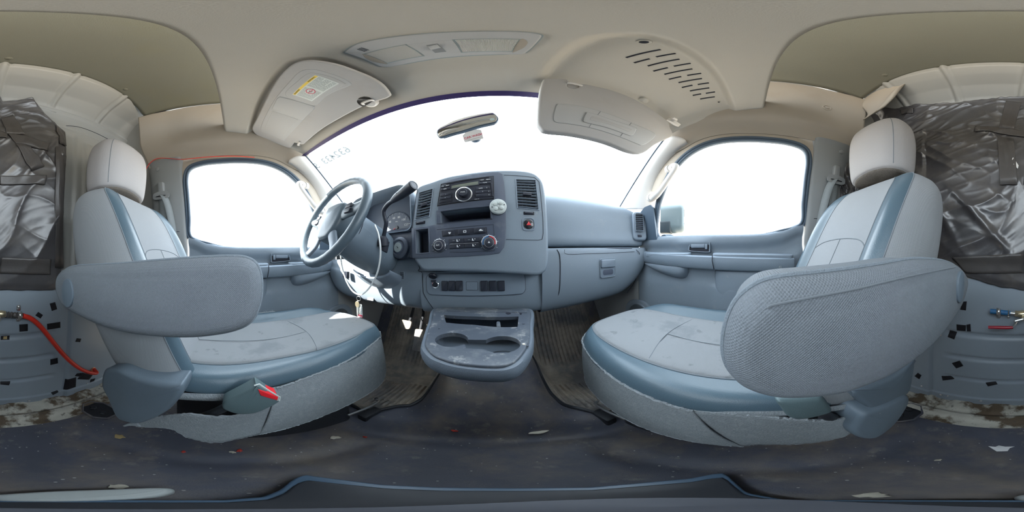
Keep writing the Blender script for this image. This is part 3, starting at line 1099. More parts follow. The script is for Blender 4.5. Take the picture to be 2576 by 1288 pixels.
# ---- dome lamp -----------------------------------------------------
C3 = lambda cx, cy: (860 + cx / 4.954, 60 + cy / 4.954)
_yc = .20
_pl = ((0, _yc, hl_z(0, _yc) - .004), (0, -.37, -1))
dl = thing('dome_lamp', (0, _yc, hl_z(0, _yc)), 'long overhead lamp console with two lenses and a rocker switch', 'lamp')
f = PF(_pl, C3(45, 345), C3(2485, 155))
ol = f.out([C3(*c) for c in ((45, 345), (200, 250), (600, 170), (1100, 120), (1700, 95), (2200, 100), (2400, 120), (2485, 155), (2400, 260), (2300, 350), (2200, 380), (1700, 390), (1200, 430), (700, 520), (530, 535), (450, 520), (250, 430), (80, 370))], 90)
plate('bezel', f, ol, -.012, .004, M['visor_in'], dl, .003)
plate('shadow_gap', f, inset(ol, -.0025), -.012, .0005, M['grey_print'], dl, .0005)
for nm, q in (('lens', ((290, 375), (800, 260), (1020, 400), (570, 490))), ('lens', ((1400, 200), (2215, 195), (2120, 345), (1500, 355)))):
    o_ = f.out([C3(*c) for c in q])
    plate('lens_gap', f, inset(o_, -.0018), .000, .0046, M['grey_print'], dl, .0004)
    plate(nm, f, inset(o_, .001), .002, .0060, M['lens'], dl, .001)
for q in (((275, 390), (290, 380), (565, 490), (520, 495), (400, 470), (310, 430)), ((2215, 200), (2280, 200), (2310, 240), (2260, 300), (2150, 350), (2125, 345))):
    plate('finger_dent', f, f.out([C3(*c) for c in q], 24), .002, .0048, M['trim_beige'], dl, .0004)
o_ = f.out([C3(*c) for c in ((815, 262), (1378, 204), (1485, 353), (1035, 397))])
plate('switch_plate', f, o_, .002, .0052, M['visor_in'], dl, .001)
o_ = f.out([C3(*c) for c in ((1055, 268), (1195, 246), (1305, 348), (1165, 364))])
plate('switch_well', f, o_, .003, .0058, M['pillar_grey'], dl, .0005)
o_ = f.out([C3(*c) for c in ((1075, 280), (1190, 258), (1240, 300), (1120, 325))])
plate('rocker_switch', f, o_, .005, .0105, M['visor_in'], dl, .002)
for k in range(3):
    a, b = f.q(*C3(200 + 22 * k, 315 - 9 * k)), f.q(*C3(300 + 22 * k, 345 - 9 * k))
    tube('microphone_slot', [f.p(*a, .0044), f.p(*b, .0044)], .0009, M['dark'], dl, 6)

# ---- driver's visor, folded up ---------------------------------------
C1 = lambda cx, cy: (600 + cx / 4.293, 120 + cy / 4.293)
_pv = ((0, .31, 1.420), (0, -.40, -1))
vd = thing('sun_visor', U(*C1(800, 600), pl=_pv), 'sun visor folded up over the steering wheel with a yellow and white warning label', 'sun visor')
f = PF(_pv, C1(230, 960), C1(1000, 170))
ol = f.out([C1(*c) for c in ((150, 860), (165, 915), (230, 960), (400, 1030), (540, 1082), (590, 1045), (610, 1028), (690, 1046), (740, 1010), (900, 880), (1100, 760), (1340, 635), (1350, 620), (1320, 605), (1305, 575), (1335, 545), (1390, 540), (1430, 562), (1470, 582), (1560, 560), (1622, 535), (1635, 505), (1550, 400), (1420, 320),
                             (1250, 250), (1000, 170), (750, 140), (600, 170), (450, 300), (300, 550), (200, 760))], 130)
plate('visor_body', f, ol, -.016, .002, M['visor'], vd, .006, 4)
o_ = f.out([C1(*c) for c in ((240, 880), (330, 660), (520, 400), (660, 260), (800, 230), (960, 265), (1150, 335), (1225, 390), (1180, 420), (1010, 490), (830, 610), (700, 780), (520, 975), (480, 1000), (330, 930))], 90)
plate('visor_recess', f, o_, -.001, .0035, M['visor_in'], vd, .003)
o_ = f.out([C1(*c) for c in ((515, 515), (640, 360), (760, 275), (850, 275), (1000, 310), (1145, 375), (1155, 400), (1000, 470), (820, 622))], 60)
plate('mirror_cover', f, o_, .002, .0046, M['visor_in'], vd, .002)
o_ = f.out([C1(*c) for c in ((450, 525), (825, 630), (815, 665), (700, 780), (365, 655), (420, 545))])
plate('cover_slide', f, o_, .002, .0062, M['visor_in'], vd, .003)
o_ = f.out([C1(*c) for c in ((285, 870), (370, 680), (650, 775), (470, 965))], 0)
plate('card_pocket', f, o_, .002, .0042, M['visor_in'], vd, .001)
# the label
CL = lambda cx, cy: (720 + cx / 12.88, 170 + cy / 12.88)
fl_ = PF(_pv, CL(215, 860), CL(960, 225))
o_ = fl_.out([CL(*c) for c in ((215, 860), (960, 225), (1740, 510), (850, 1080))])
lb = plate('warning_label', fl_, o_, .0035, .0052, M['paper'], vd, .0003)
P00, P10, P11, P01 = [V3(fl_.q(*CL(*c))) for c in ((215, 860), (960, 225), (1740, 510), (850, 1080))]


def lab(u, v):
    return (1 - u) * (1 - v) * P00 + u * (1 - v) * P10 + u * v * P11 + (1 - u) * v * P01


def labquad(name, u0, u1, v0, v1, m, c=.0056):
    o2 = [tuple(lab(u, v)) for u, v in ((u0, v0), (u1, v0), (u1, v1), (u0, v1))]
    A = sum(o2[i][0] * o2[(i + 1) % 4][1] - o2[(i + 1) % 4][0] * o2[i][1] for i in range(4))
    return plateg(fl_, o2 if A > 0 else o2[::-1], .005, c, .0001, 1)


mesh('label_band', *labquad('b', .02, .98, .02, .14, M['yellow_print']), M['yellow_print'], lb, smooth=False)
mb = MB()
random.seed(4)
for k in range(13):
    v = .20 + .058 * k
    u = .53
    while u < .96:
        w = random.uniform(.04, .12)
        if k in (4, 9): w *= .6
        mb.add(*labquad('t', u, min(.97, u + w), v, v + .026, None))
        u += w + .015
        if random.random() < .06: break
for k in range(13):
    v = .20 + .058 * k
    u = .04
    while u < (.20 if 2 < k < 9 else .44):
        w = random.uniform(.04, .10)
        mb.add(*labquad('t', u, min(.45, u + w), v, v + .024, None))
        u += w + .015
mb.build('label_text', M['grey_print'], lb, smooth=False)
xa = lab(1, .08) - lab(0, .08)
fa = Fr(fl_.p(*lab(.20, .08), .0057), xa[0] * fl_.x + xa[1] * fl_.y, fl_.y)
for t, u in (('WARNING', .17), ('WARNING', .80)):
    c = lab(u, .08)
    text('label_lettering', t, Fr(fl_.p(*c, .0057), fa.x, fa.y), .0062, M['dark'], lb, .0002)
ci = lab(.36, .53)
r_ = .0125
fc = Fr(fl_.p(*ci, .0054), fl_.x, fl_.y)
ring('ban_ring', fc, ellipse(r_, r_), ellipse(r_ * .84, r_ * .84), 0, .0008, M['red_print'], lb, .0001)
box('ban_bar', Fr(fc.p(0, 0, .0004), fl_.x + fl_.y * -.1, fl_.y), r_ * 1.8, .0018, .0008, M['red_print'], lb, 0)
mesh('child_seat_mark', *plateg(fc, [(x * .4, y * .4) for x, y in ((-.012, -.010), (.010, -.012), (.012, -.004), (0, 0), (.004, .012), (-.006, .010), (-.008, 0))], 0, .0005, .0001, 1), M['grey_print'], lb, smooth=False)
# pivot clips
cl = thing('visor_clip', on_hl(925, 252), "white visor clip holding the inner end of the driver's folded visor", 'clip')
p = U(*C1(1395, 585), pl=_pv)
lathe('clip_base', Fr(p + V3((0, .012, .003)), (1, 0, 0), (0, -1, .4)), [(.020, -.014), (.020, 0), (.015, .006), (0, .007)], M['pillar_white'], cl, 20)
tube('clip_hook', [p + V3((-.016, .004, .0)), p + V3((-.012, -.008, -.006)), p + V3((.012, -.006, -.006)), p + V3((.018, .006, 0))], .0042, M['pillar_white'], cl, 8, smooth_pts=14)
p = U(*C1(640, 1045), pl=_pv)
tube('pivot_rod', [p + V3((-.012, .014, .012)), p + V3((0, .002, -.002)), p + V3((.028, -.002, -.004))], .0055, M['pillar_white'], vd, 10, smooth_pts=10)

# ---- passenger's visor, folded down ---------------------------------
_pp = ((.38, .302, 1.42), (-.12, -1, -.13))
vp = thing('sun_visor', U(*C2(600, 700), pl=_pp), "sun visor folded down in front of the windscreen at the passenger's seat", 'sun visor')
f = PF(_pp, C2(60, 640), C2(1260, 985))
ol = f.out([C2(*c) for c in ((110, 495), (85, 530), (60, 640), (45, 860), (70, 930), (130, 965), (350, 990), (650, 1060), (850, 1140), (960, 1165), (1020, 1150), (1100, 1090), (1240, 1020), (1260, 985), (1235, 935), (1215, 880), (1100, 790), (900, 670),
                             (700, 595), (600, 570), (440, 540), (430, 560), (370, 585), (312, 560), (326, 508), (240, 494))], 130)
plate('visor_body', f, ol, -.018, .002, M['visor'], vp, .006, 4)
o_ = f.out([C2(*c) for c in ((245, 725), (420, 745), (600, 790), (860, 885), (1060, 970), (1100, 1005), (1060, 1050), (985, 1092), (930, 1080), (780, 1020), (500, 935), (300, 900), (205, 888), (185, 850), (200, 780), (215, 740))], 90)
plate('card_panel', f, o_, .000, .0040, M['visor_in'], vp, .0015)
tube('panel_seam', [f.p(*q, .002) for q in o_], .0012, M['pillar_grey'], vp, 6, closed=True)
for a, b in (((603, 795), (502, 935)), ((880, 895), (782, 1018))):
    tube('panel_seam', [f.p(*f.q(*C2(*a)), .004), f.p(*f.q(*C2(*b)), .004)], .0010, M['pillar_grey'], vp, 6)
o1 = f.out([C2(*c) for c in ((450, 870), (470, 820), (500, 808), (700, 870), (900, 935), (922, 950), (905, 990), (880, 1012), (830, 1000), (640, 935), (470, 895))], 60)
o2 = f.out([C2(*c) for c in ((505, 865), (520, 845), (560, 845), (700, 895), (860, 950), (880, 962), (870, 972), (850, 980), (800, 960), (640, 905), (520, 880))], 60)
st_ = mesh('ticket_strap', *plateg(f, o1, .002, .0075, .0025, 3), M['visor_in'], vp)
mesh('strap_slot', *plateg(f, o2, .005, .0080, .0006, 2), M['visor'], vp)
tube('panel_seam', [f.p(*q, .0055) for q in o1], .0008, M['pillar_grey'], vp, 6, closed=True)
# scuffed newer cloth patches along the upper edge are left to the cloth itself
cl = thing('visor_clip', on_hl(*C2(375, 560)), "white visor clip at the inner end of the passenger's lowered visor", 'clip')
p = U(*C2(378, 548), pl=_pp)
lathe('clip_base', Fr(p + V3((0, .014, .004)), (1, 0, 0), (0, -.3, 1)), [(.018, -.02), (.018, 0), (.014, .006), (0, .007)], M['pillar_white'], cl, 20)
tube('clip_hook', [p + V3((-.015, .006, .008)), p + V3((-.013, -.006, -.004)), p + V3((.012, -.006, -.004)), p + V3((.016, .006, .008))], .0038, M['pillar_white'], cl, 8, smooth_pts=14)
br = thing('visor_bracket', U(*C2(1275, 880), pl=_pp), "screwed visor pivot bracket at the outer end of the passenger's visor", 'bracket')
pb = U(*C2(1278, 880), pl=((.62, .27, 1.42), (-.25, -.8, -.8)))
fb = Fr(pb, (1, -.25, -.20), (.1, .7, .8))
plate('bracket_plate', fb, rrect(.050, .046, .014), -.012, .003, M['pillar_white'], br, .003)
for dx, dy in ((-.004, .010), (.011, -.001)):
    lathe('screw_hole', fb.at(dx, dy, .0035), [(.0055, -.002), (.005, .0006), (0, .0006)], M['dark'], br, 14)
tube('pivot_rod', [fb.p(-.004, -.006, .004), fb.p(-.014, -.018, .008), fb.p(-.030, -.022, .004)], .006, M['pillar_white'], br, 10, smooth_pts=10)

# ---- interior mirror ---------------------------------------------------
CMr = lambda cx, cy: (1080 + cx / 11.71, 260 + cy / 11.71)
_pm = ((0, .470, 1.32), (-.14, -1, -.06))
mr = thing('rear_view_mirror', U(*CMr(1150, 600), pl=_pm), 'interior rear view mirror hung from the windscreen', 'mirror')
f = PF(_pm, CMr(235, 930), CMr(2040, 450))
ol = f.out([CMr(*c) for c in ((230, 830), (300, 730), (480, 635), (700, 530), (1100, 400), (1400, 335), (1700, 290), (1870, 285), (1980, 360), (2035, 450), (2000, 540), (1900, 590), (1500, 680), (1000, 830), (700, 910), (380, 1010), (280, 1010), (235, 930))], 90)
plate('mirror_housing', f, ol, -.006, .003, M['seal'], mr, .002, 3)
plate('mirror_back', f, inset(ol, .010), -.022, -.004, M['seal'], mr, .002)
plate('mirror_glass', f, inset(ol, .0035), .000, .0042, M['mirror'], mr, .0004)
p = f.p(*f.q(*CMr(1190, 800)), -.02)
tube('mirror_stem', [f.p(*f.q(*CMr(1150, 720)), -.02), f.p(*f.q(*CMr(1180, 800)), -.028), f.p(*f.q(*CMr(1200, 780)), -.045)], [.010, .013, .012], M['seal'], mr, 12, smooth_pts=12)
lathe('mount_button', Fr(f.p(*f.q(*CMr(1200, 770)), -.058), f.x, f.y), [(.018, -.012), (.018, .004), (.012, .012), (0, .012)], M['seal'], mr, 18)
c = f.q(*CMr(1860, 490))
tk = lathe('teal_disc', f.at(c[0], c[1], .0043), [(.0065, 0), (.0065, .0006), (0, .0007)], M['teal_print'], mr, 20)  # small teal disc near one end of the mirror glass

ht = thing('hang_tag', U(*CMr(1290, 960), pl=((0, .466, 1.29), (-.1, -1, -.05))), 'white paper tag with red lettering hung on the mirror mount', 'tag')
f = PF(((0, .466, 1.29), (-.1, -1, -.05)), CMr(1030, 1080), CMr(1555, 935))
o_ = f.out([CMr(*c) for c in ((975, 950), (1060, 860), (1380, 765), (1500, 770), (1535, 800), (1590, 1010), (1590, 1040), (1060, 1150), (1030, 1120))])
plate('card', f, o_, -.0008, .0, M['card'], ht, .0002, 1)
a, b = V3(f.q(*CMr(1030, 1040))), V3(f.q(*CMr(1545, 895)))
text('lettering', 'CAR WASH', f.at(*((a + b) / 2 + V3((.0005, -.0012))), .0006), .0150, M['red_print'], ht, .0002, sx=.72)
a, b = f.q(*CMr(1140, 1090)), f.q(*CMr(1480, 1000))
tube('small_print', [f.p(*a, .0003), f.p(*b, .0003)], .0004, M['grey_print'], ht, 5)
tube('loop', [f.p(*f.q(*CMr(1200, 830)), .0), f.p(*f.q(*CMr(1300, 800)), -.004), f.p(*f.q(*CMr(1330, 850)), 0)], .0008, M['white_cable'], ht, 6, smooth_pts=10)

# ---- number painted on the windscreen, seen from behind -----------------
CW = lambda cx, cy: (770 + cx / 11.71, 330 + cy / 11.71)
a0 = V3(ws_pt(-.84, .10)); n_ = np.cross(V3(ws_pt(-.80, .10)) - a0, V3(ws_pt(-.84, .16)) - a0)
n_ = n_ / np.linalg.norm(n_)
_pw = (a0 - n_ * (.004 if np.dot(n_, CAM - a0) < 0 else -.004), n_)
a, b = U(*CW(1140, 580), pl=_pw), U(*CW(390, 990), pl=_pw)
up = U(*CW(1040, 400), pl=_pw) - U(*CW(1190, 690), pl=_pw)
tr_ = bpy.data.materials.new('translucent_pale_paint')
tr_.use_nodes = True
_n = tr_.node_tree
_n.nodes.clear()
_o = _n.nodes.new('ShaderNodeOutputMaterial'); _d = _n.nodes.new('ShaderNodeBsdfTransparent'); _d.inputs[0].default_value = (.285, .292, .288, 1)
_n.links.new(_d.outputs[0], _o.inputs[0])
ft = Fr((a + b) / 2, b - a, up)
wn_ = text('window_number', '632433', ft.at(-.027, 0), .058, tr_, None, .0003, bold=.0010)
text('digit', '5', ft.at(.106, .002), .058, tr_, wn_, .0003, bold=.0010)
tag(bpy.data.objects['window_number'], 'pale digits painted on the windscreen above the steering wheel, seen reversed', 'lettering')
a, b = U(*CW(1220, 420), pl=_pw), U(*CW(1390, 640), pl=_pw)
text('window_code', 'IIIIIIII', Fr((a + b) / 2 - .012 * ft.x, b - a, np.cross(n_, b - a)), .014, tr_, None, .0003)
tag(bpy.data.objects['window_code'], 'small pale bar marks painted on the windscreen beside the reversed digits', 'lettering')
# ================================================================== DASHBOARD
def cut(o, cutters):
    """subtract closed cutters (vs, fs) from a mesh object for good"""
    tmp = []
    for vs, fs in cutters:
        c = mesh('cutter', vs, fs, None, None, None, False)
        tmp.append(c)
        md = o.modifiers.new('cut', 'BOOLEAN')
        md.operation = 'DIFFERENCE'
        md.solver = 'EXACT'
        md.object = c
    dg = bpy.context.evaluated_depsgraph_get()
    dg.update()
    me = bpy.data.meshes.new_from_object(o.evaluated_get(dg))
    o.modifiers.clear()
    old = o.data
    o.data = me
    bpy.data.meshes.remove(old)
    me.polygons.foreach_set('use_smooth', [True] * len(me.polygons))
    me.set_sharp_from_angle(angle=R(35))
    for c in tmp:
        d = c.data
        bpy.data.objects.remove(c)
        bpy.data.meshes.remove(d)
    return o


def lofty(name, secs, nu, nv, m, parent, flip=False, sharp=50, cap=False, thick=0):
    c = V3(secs)
    G = ev(c, np.linspace(0, c.shape[0] - 1, nu), np.linspace(0, c.shape[1] - 1, nv))
    vs, fs = gridmesh(G, flip)
    if cap:
        fs = list(fs) + [tuple(range(nv)), tuple((nu - 1) * nv + k for k in range(nv))[::-1]]
    o = mesh(name, vs, fs, m, parent, sharp)
    if thick:
        md = o.modifiers.new('thickness', 'SOLIDIFY'); md.thickness = thick; md.offset = 0
    return o


C5 = lambda cx, cy: (950 + cx / 3.22, 400 + cy / 3.22)
db = thing('dashboard', (0, .75, .56), 'blue-grey moulded dashboard across the cab with a tall centre stack', 'dashboard')

# ---- passenger side: top pad rolling over to the groove above the glove box
prof = [(1.16, .93), (1.05, 1.02), (.93, 1.075), (.80, 1.103), (.735, 1.103), (.69, 1.088), (.655, 1.050), (.635, .98), (.625, .91), (.620, .868), (.628, .846), (.66, .838)]
secs = []
for x, dy, dz, sh in ((.20, 0, 0, 0), (.30, 0, 0, 0), (.42, -.004, 0, 0), (.56, -.014, 0, .0), (.68, -.036, -.004, .01), (.735, -.054, -.010, .02), (.770, -.065, -.022, .04), (.800, -.05, -.05, .08)):
    secs.append([(x, y + dy * (1 if y < .9 else .2) * (1 if z < 1.06 else .45) - (sh * (1 if z > 1.07 and y < .9 else 0) * .0), z + dz * (1 if z > 1.04 and y < .9 else .0)) for y, z in prof])
pt = lofty('passenger_top', secs, 60, 70, M['dash_top'], db)

# ---- glove box side panel and lid
gx = [.235, .29, .40, .53, .64, .70, .745, .775, .795]
gb = [.556, .560, .565, .572, .585, .612, .655, .705, .76]
gy = [.0, .0, -.002, -.010, -.026, -.040, -.054, -.064, -.06]
secs = []
for x, zb, dy in zip(gx, gb, gy):
    h = .838 - zb
    secs.append([(x, y + dy, .838 - t * h) for y, t in ((.66, 0), (.622, .01), (.612, .03), (.606, .12), (.600, .35), (.602, .60), (.614, .82), (.634, .95), (.665, 1.0), (.74, 1.0), (.86, .98))])
gp = lofty('glove_box_surround', secs, 80, 60, M['dash'], db)


def gl_face(x, z, off=0.):
    zb = float(np.interp(x, gx, gb)); dy = float(np.interp(x, gx, gy))
    t = (.838 - z) / (.838 - zb)
    y = float(np.interp(t, [0, .01, .03, .12, .35, .60, .82, .95, 1.0], [.66, .622, .612, .606, .600, .602, .614, .634, .665]))
    return (x, y + dy - off, z)


def on_gl(px, py, off=0.):
    y = .6
    for _ in range(12):
        p = U(px, py, y=y)
        y = .5 * y + .5 * gl_face(p[0], p[2], off)[1]
    return U(px, py, y=y)


seam = lambda nm, pts, n=30, r=.0016: tube(nm, cr([on_gl(*p, .0003) for p in pts], n), r, M['dark'], gp, 6)
seam('panel_seam', [(1401, 628), (1408, 645), (1409, 690), (1406, 735), (1392, 775)], 30, .0022)
seam('panel_seam', [(1600, 628), (1609, 640), (1608, 670), (1598, 705), (1577, 737)], 30, .0014)
seam('panel_seam', [(1385, 626), (1440, 625), (1520, 625), (1590, 625)], 30, .0013)
seam('panel_seam', [(1420, 628), (1426, 639), (1480, 638), (1540, 636), (1596, 633)], 30, .0009)
# latch
pc = on_gl(1529, 674)
lf = Fr(pc + V3((0, -.001, 0)), (1, -.08, 0), (0, .03, 1))
lt = ring('glove_box_latch', lf, rrect(.088, .090, .010), rrect(.082, .084, .008), -.004, .003, M['dash'], db, .001)
plate('latch_recess', lf, rrect(.082, .084, .008), -.006, .0008, M['panel_smooth'], lt, .0005)
plate('latch_handle', lf.at(0, .022), rrect(.080, .038, .006), .0, .010, M['panel_smooth'], lt, .004)
plate('latch_pit', lf.at(0, -.020), rrect(.060, .026, .010), .0, .0014, M['stack_face'], lt, .0004)

# ---- outer vent at the passenger's end
def vent(parent, fr, w, h, n, name='air_vent', rot=0, tab=True, depth=.03, wheel=None, outl=None):
    o = rrect(w, h, .006) if outl is None else outl
    v = ring(name, fr, [(x * 1.07, y * 1.05) for x, y in o], o, -.006, .003, M['panel_smooth'], parent, .001)
    mesh('vent_recess', *wellg(fr, o, .0, -depth), M['dark'], v)
    mb = MB()
    for k in range(5):
        mb.add(*boxg(fr.at(-w * .36 + w * .18 * k, 0, -depth * .75), .0016, h * .94, depth * .3, 0))
    mb.build('vent_vane', M['black'], v)
    for k in range(n):
        y = -h / 2 + h * (k + .5) / n
        box('vent_slat', Fr(fr.p(0, y, -.003), fr.x, fr.y * .42 + fr.z * .9), w * .985, .0075, .0018, M['panel_smooth'], v, .0006, 1)
    if tab:
        plate('vent_tab', fr.at(0, -.002), rrect(w * .40, .010, .002), -.006, .0045, M['black'], v, .001)
    return v


f = Fr(on_gl(1607, 566) + V3((.0, .0, 0)), (1, -.95, 0), (0, .18, 1))
pz = U(1607, 566, y=.560)
f = Fr(pz + V3((-.013, -.018, 0)), (1, -.75, 0), (.03, .12, 1))
vp_ = plate('vent_pod', f.at(.002, -.004, -.030), rrect(.078, .165, .022), -.03, .018, M['panel_smooth'], db, .010)
vent(db, f.at(-.002, .012, -.001), .042, .098, 9, tab=False, depth=.0105)
box('vent_wheel', f.at(.0, -.062, -.011), .022, .012, .006, M['black'], db, .002)

# ---- centre stack: thick rounded slab
_ps = ((0, .578, .95), (0, -1, .10))
fS = PF(_ps, C5(290, 805), C5(1000, 765))
ux = U(*C5(1000, 765), pl=_ps) - U(*C5(290, 805), pl=_ps)
fS = PF(_ps, C5(290, 805), C5(1000, 765))
_h = V3((1, 0, 0)); _n = V3(_ps[1]) / np.linalg.norm(_ps[1])
fS.x = _h; fS.z = _n; fS.y = np.cross(_n, _h)
so = fS.out([C5(*c) for c in ((322, 228), (440, 180), (560, 140), (690, 116), (800, 100), (980, 85), (1150, 88), (1240, 102), (1300, 132), (1345, 195), (1368, 330), (1380, 500), (1386, 650), (1386, 800), (1372, 890), (1340, 925), (1280, 945),
                              (1100, 930), (800, 915), (500, 908), (375, 905), (325, 860), (288, 800), (274, 740), (270, 650), (274, 560), (290, 430), (306, 320))])
so = poly2(so, 140, True)
st = plate('center_stack', fS, so, -.30, .0, M['dash'], db, .012, 5)
q4 = lambda cs, n=0: fS.out([C5(*c) for c in cs], n)
rv = q4(((1122, 168), (1278, 174), (1302, 412), (1136, 396)))
lv = q4(((338, 276), (447, 244), (417, 466), (306, 492)))
slot = q4(((512, 430), (912, 388), (917, 484), (516, 524)))
pock = q4(((312, 578), (410, 566), (418, 758), (318, 764)))
closed_well = lambda o, d: plateg(fS, o, -d, .02, .0005, 1)
cut(st, [closed_well(rv, .035), closed_well(lv, .035), closed_well(slot, .13), closed_well(pock, .07)])

# dark control panel over the stack
po = q4(((512, 200), (600, 168), (700, 142), (800, 122), (900, 110), (975, 107), (1008, 122), (1022, 190), (1034, 300), (1039, 400), (1040, 560), (1036, 650), (1022, 718), (985, 764), (900, 777), (700, 790), (450, 800), (292, 806), (280, 800),
          (277, 700), (278, 562), (330, 556), (400, 548), (478, 532), (484, 470), (492, 380), (500, 290)))
cp = plate('control_panel', fS, po, -.004, .0030, M['stack_face'], db, .0015, 2)
cut(cp, [closed_well(slot, .13), closed_well(pock, .07)])
mesh('storage_slot', *wellg(fS, inset(slot, -.0004), .0015, -.12, .96), M['stack_face'], db)
ring('slot_rim', fS, inset(q4(((478, 420), (926, 376), (934, 492), (480, 528))), 0), slot, .002, .0042, M['stack_face'], cp, .001)
mesh('phone_pocket', *wellg(fS, inset(pock, -.0004), .0015, -.06, .97), M['stack_face'], db)
ring('pocket_rim', fS, q4(((300, 572), (420, 558), (428, 766), (306, 774))), pock, .002, .0042, M['stack_face'], cp, .001)
# right hand vent panel seam
tube('panel_seam', [fS.p(*fS.q(*C5(*c)), .0002) for c in ((1024, 130), (1150, 136), (1270, 150), (1308, 185), (1322, 300), (1338, 480), (1342, 600), (1332, 650), (1300, 657), (1180, 655), (1040, 652))], .0010, M['dark'], st, 6)
tube('panel_seam', [fS.p(*fS.q(*C5(*c)), .0006) for c in ((322, 240), (308, 340), (290, 480), (280, 560), (272, 700), (270, 800))], .0014, M['dark'], st, 6)


def sq(px, py):
    return fS.q(*C5(px, py))


def cen(o):
    return np.mean(np.array(o), 0)


def ventq(o, n, nm):
    """vent with slats inside a four cornered opening (corners tl.. any order, CCW in frame)"""
    P = [V3(p) for p in o]
    P = sorted(P, key=lambda p: -p[1])
    tl, tr_2 = sorted(P[:2], key=lambda p: p[0]); bl, br_2 = sorted(P[2:], key=lambda p: p[0])
    v = ring(nm, fS, inset(o, -.003), o, -.002, .0028, M['panel_smooth'], db, .001)
    mesh('vent_recess', *wellg(fS, inset(o, -.0003), .0, -.034), M['dark'], v)
    mb = MB()
    for k in range(5):
        t = (k + .5) / 5
        a, b = tl + (tr_2 - tl) * t, bl + (br_2 - bl) * t
        mb.add(*tubeg([fS.p(*a, -.024), fS.p(*b, -.024)], .0012, 5))
    mb.build('vent_vane', M['black'], v)
    for k in range(n):
        t = (k + .5) / n
        a, b = tl + (bl - tl) * t, tr_2 + (br_2 - tr_2) * t
        d = b - a
        c = (a + b) / 2
        box('vent_slat', Fr(fS.p(*c, -.004), fS.x * d[0] + fS.y * d[1], fS.y * .40 + fS.z * .92), np.linalg.norm(d) * .99, .0080, .0018, M['panel_smooth'], v, .0006, 1)
    c = (tl + tr_2 + bl + br_2) / 4
    d = (tr_2 + br_2 - tl - bl) / 2
    fv = Fr(fS.p(*c), fS.x * d[0] + fS.y * d[1], fS.y)
    tb = plate('vent_tab', fv.at(0, -.002), rrect(np.linalg.norm(d) * .42, .013, .002), -.006, .006, M['black'], v, .0015)
    return v


ventq(rv, 10, 'air_vent')
ventq(lv, 10, 'air_vent')
for c, sgn in (((1225, 440), 1), ((347, 517), 1)):
    a = sq(*c)
    fv = fS.at(*a)
    w = plate('vent_wheel', fv, rrect(.040, .013, .002), -.002, .0012, M['dark'], st, .0004)
    tube('wheel_rim', [fv.p(-.014, 0, .001), fv.p(-.006, .0, .003), fv.p(.006, 0, .003), fv.p(.014, 0, .001)], .0048, M['black'], w, 10)
    for k in (-1, 1):
        text('vent_mark', 'o' if k < 0 else '0', fv.at(.030 * k, .002, .0003), .010, M['grey_print'], st, .0001)
# hazard switch
a = sq(1222, 528)
hz = ring('hazard_switch', fS.at(*a), rrect(.048, .050, .012), rrect(.040, .042, .012), -.002, .0022, M['panel_smooth'], st, .001)
lathe('hazard_button', fS.at(*a), [(.0185, -.002), (.0185, .002), (.016, .0038), (0, .0045)], M['glossy_black'], hz, 30)
tri = lambda r_: [(r_ * math.sin(t), r_ * math.cos(t) - r_ * .2) for t in (R(240), R(120), 0)][::1]
T3 = [(-.0085, -.0058), (.0085, -.0058), (0, .0088)]
mesh('hazard_triangle', *plateg(fS.at(a[0], a[1] + .001), T3, .003, .0052, .0003, 1), M['red'], hz, smooth=False)
tube('triangle_outline', [fS.at(a[0], a[1] + .001).p(x * .55, y * .55 + .0, .0053) for x, y in T3], .0005, M['white_print'], hz, 5, closed=True)

# ---- radio
ro = q4(((513, 206), (942, 140), (944, 330), (484, 386)))
rd = plate('radio', fS, ro, .001, .0040, M['glossy_black'], db, .0008)
plate('radio_face', fS, q4(((522, 214), (936, 148), (936, 322), (492, 378))), .002, .0056, M['black'], rd, .001)


def rbtn(cx, cy, w, h, nm='radio_button', c1=.0085, m='black', par=None, fr=fS, lbl=None, ls=.006, rot=.0):
    a = sq(cx, cy)
    ff = Fr(fr.p(*a), fr.x + fr.y * rot, fr.y)
    o = plate(nm, ff, rrect(w, h, .0016), .003, c1, M[m], par, .0012, 2)
    if lbl:
        text('key_mark', lbl, ff.at(0, 0, c1 + .0002), ls, M['white_print'], o, .0001)
    return o


tube('disc_slot', [fS.p(*sq(560, 208), .0056), fS.p(*sq(900, 154), .0056)], .0022, M['dark'], rd, 6)
plate('display', fS, q4(((604, 222), (816, 186), (816, 212), (600, 246))), .004, .0064, M['lcd'], rd, .0004)
ring('display_frame', fS, q4(((590, 216), (828, 176), (828, 218), (586, 254))), q4(((604, 222), (816, 186), (816, 212), (600, 246))), .004, .0070, M['black'], rd, .0004)
rt = .045
for c in ((533, 230, .0165, .0085, 'CD'), (572, 222, .0165, .0085, 'RDM'), (552, 250, .037, .0105, 'SEEK'), (847, 179, .018, .0085, 'AUX'), (897, 175, .018, .0085, 'MENU'), (870, 200, .043, .011, 'TUNE'),
          (836, 246, .030, .012, 'INFO'), (885, 241, .022, .012, '2'), (850, 272, .048, .0125, ' 5'), (900, 270, .016, .0125, '3'), (850, 300, .048, .0125, ' '), (902, 298, .016, .0125, '4'),
          (556, 294, .044, .0120, '1'), (552, 320, .046, .0120, '4'), (928, 255, .006, .060, None)):
    rbtn(c[0], c[1], c[2], c[3], par=rd, lbl=c[4], ls=.0058, rot=rt)
rbtn(552, 346, .049, .013, 'card_slot', .0075, 'dark', rd, rot=rt)
a = sq(700, 292)
lathe('dial_ring', fS.at(*a), [(.0315, .002), (.0315, .0085), (.029, .0095), (.0265, .0085)], M['silver'], rd, 40)
lathe('dial_base', fS.at(*a), [(.0285, .002), (.0270, .0085), (.018, .0095), (0, .0095)], M['black'], rd, 40)
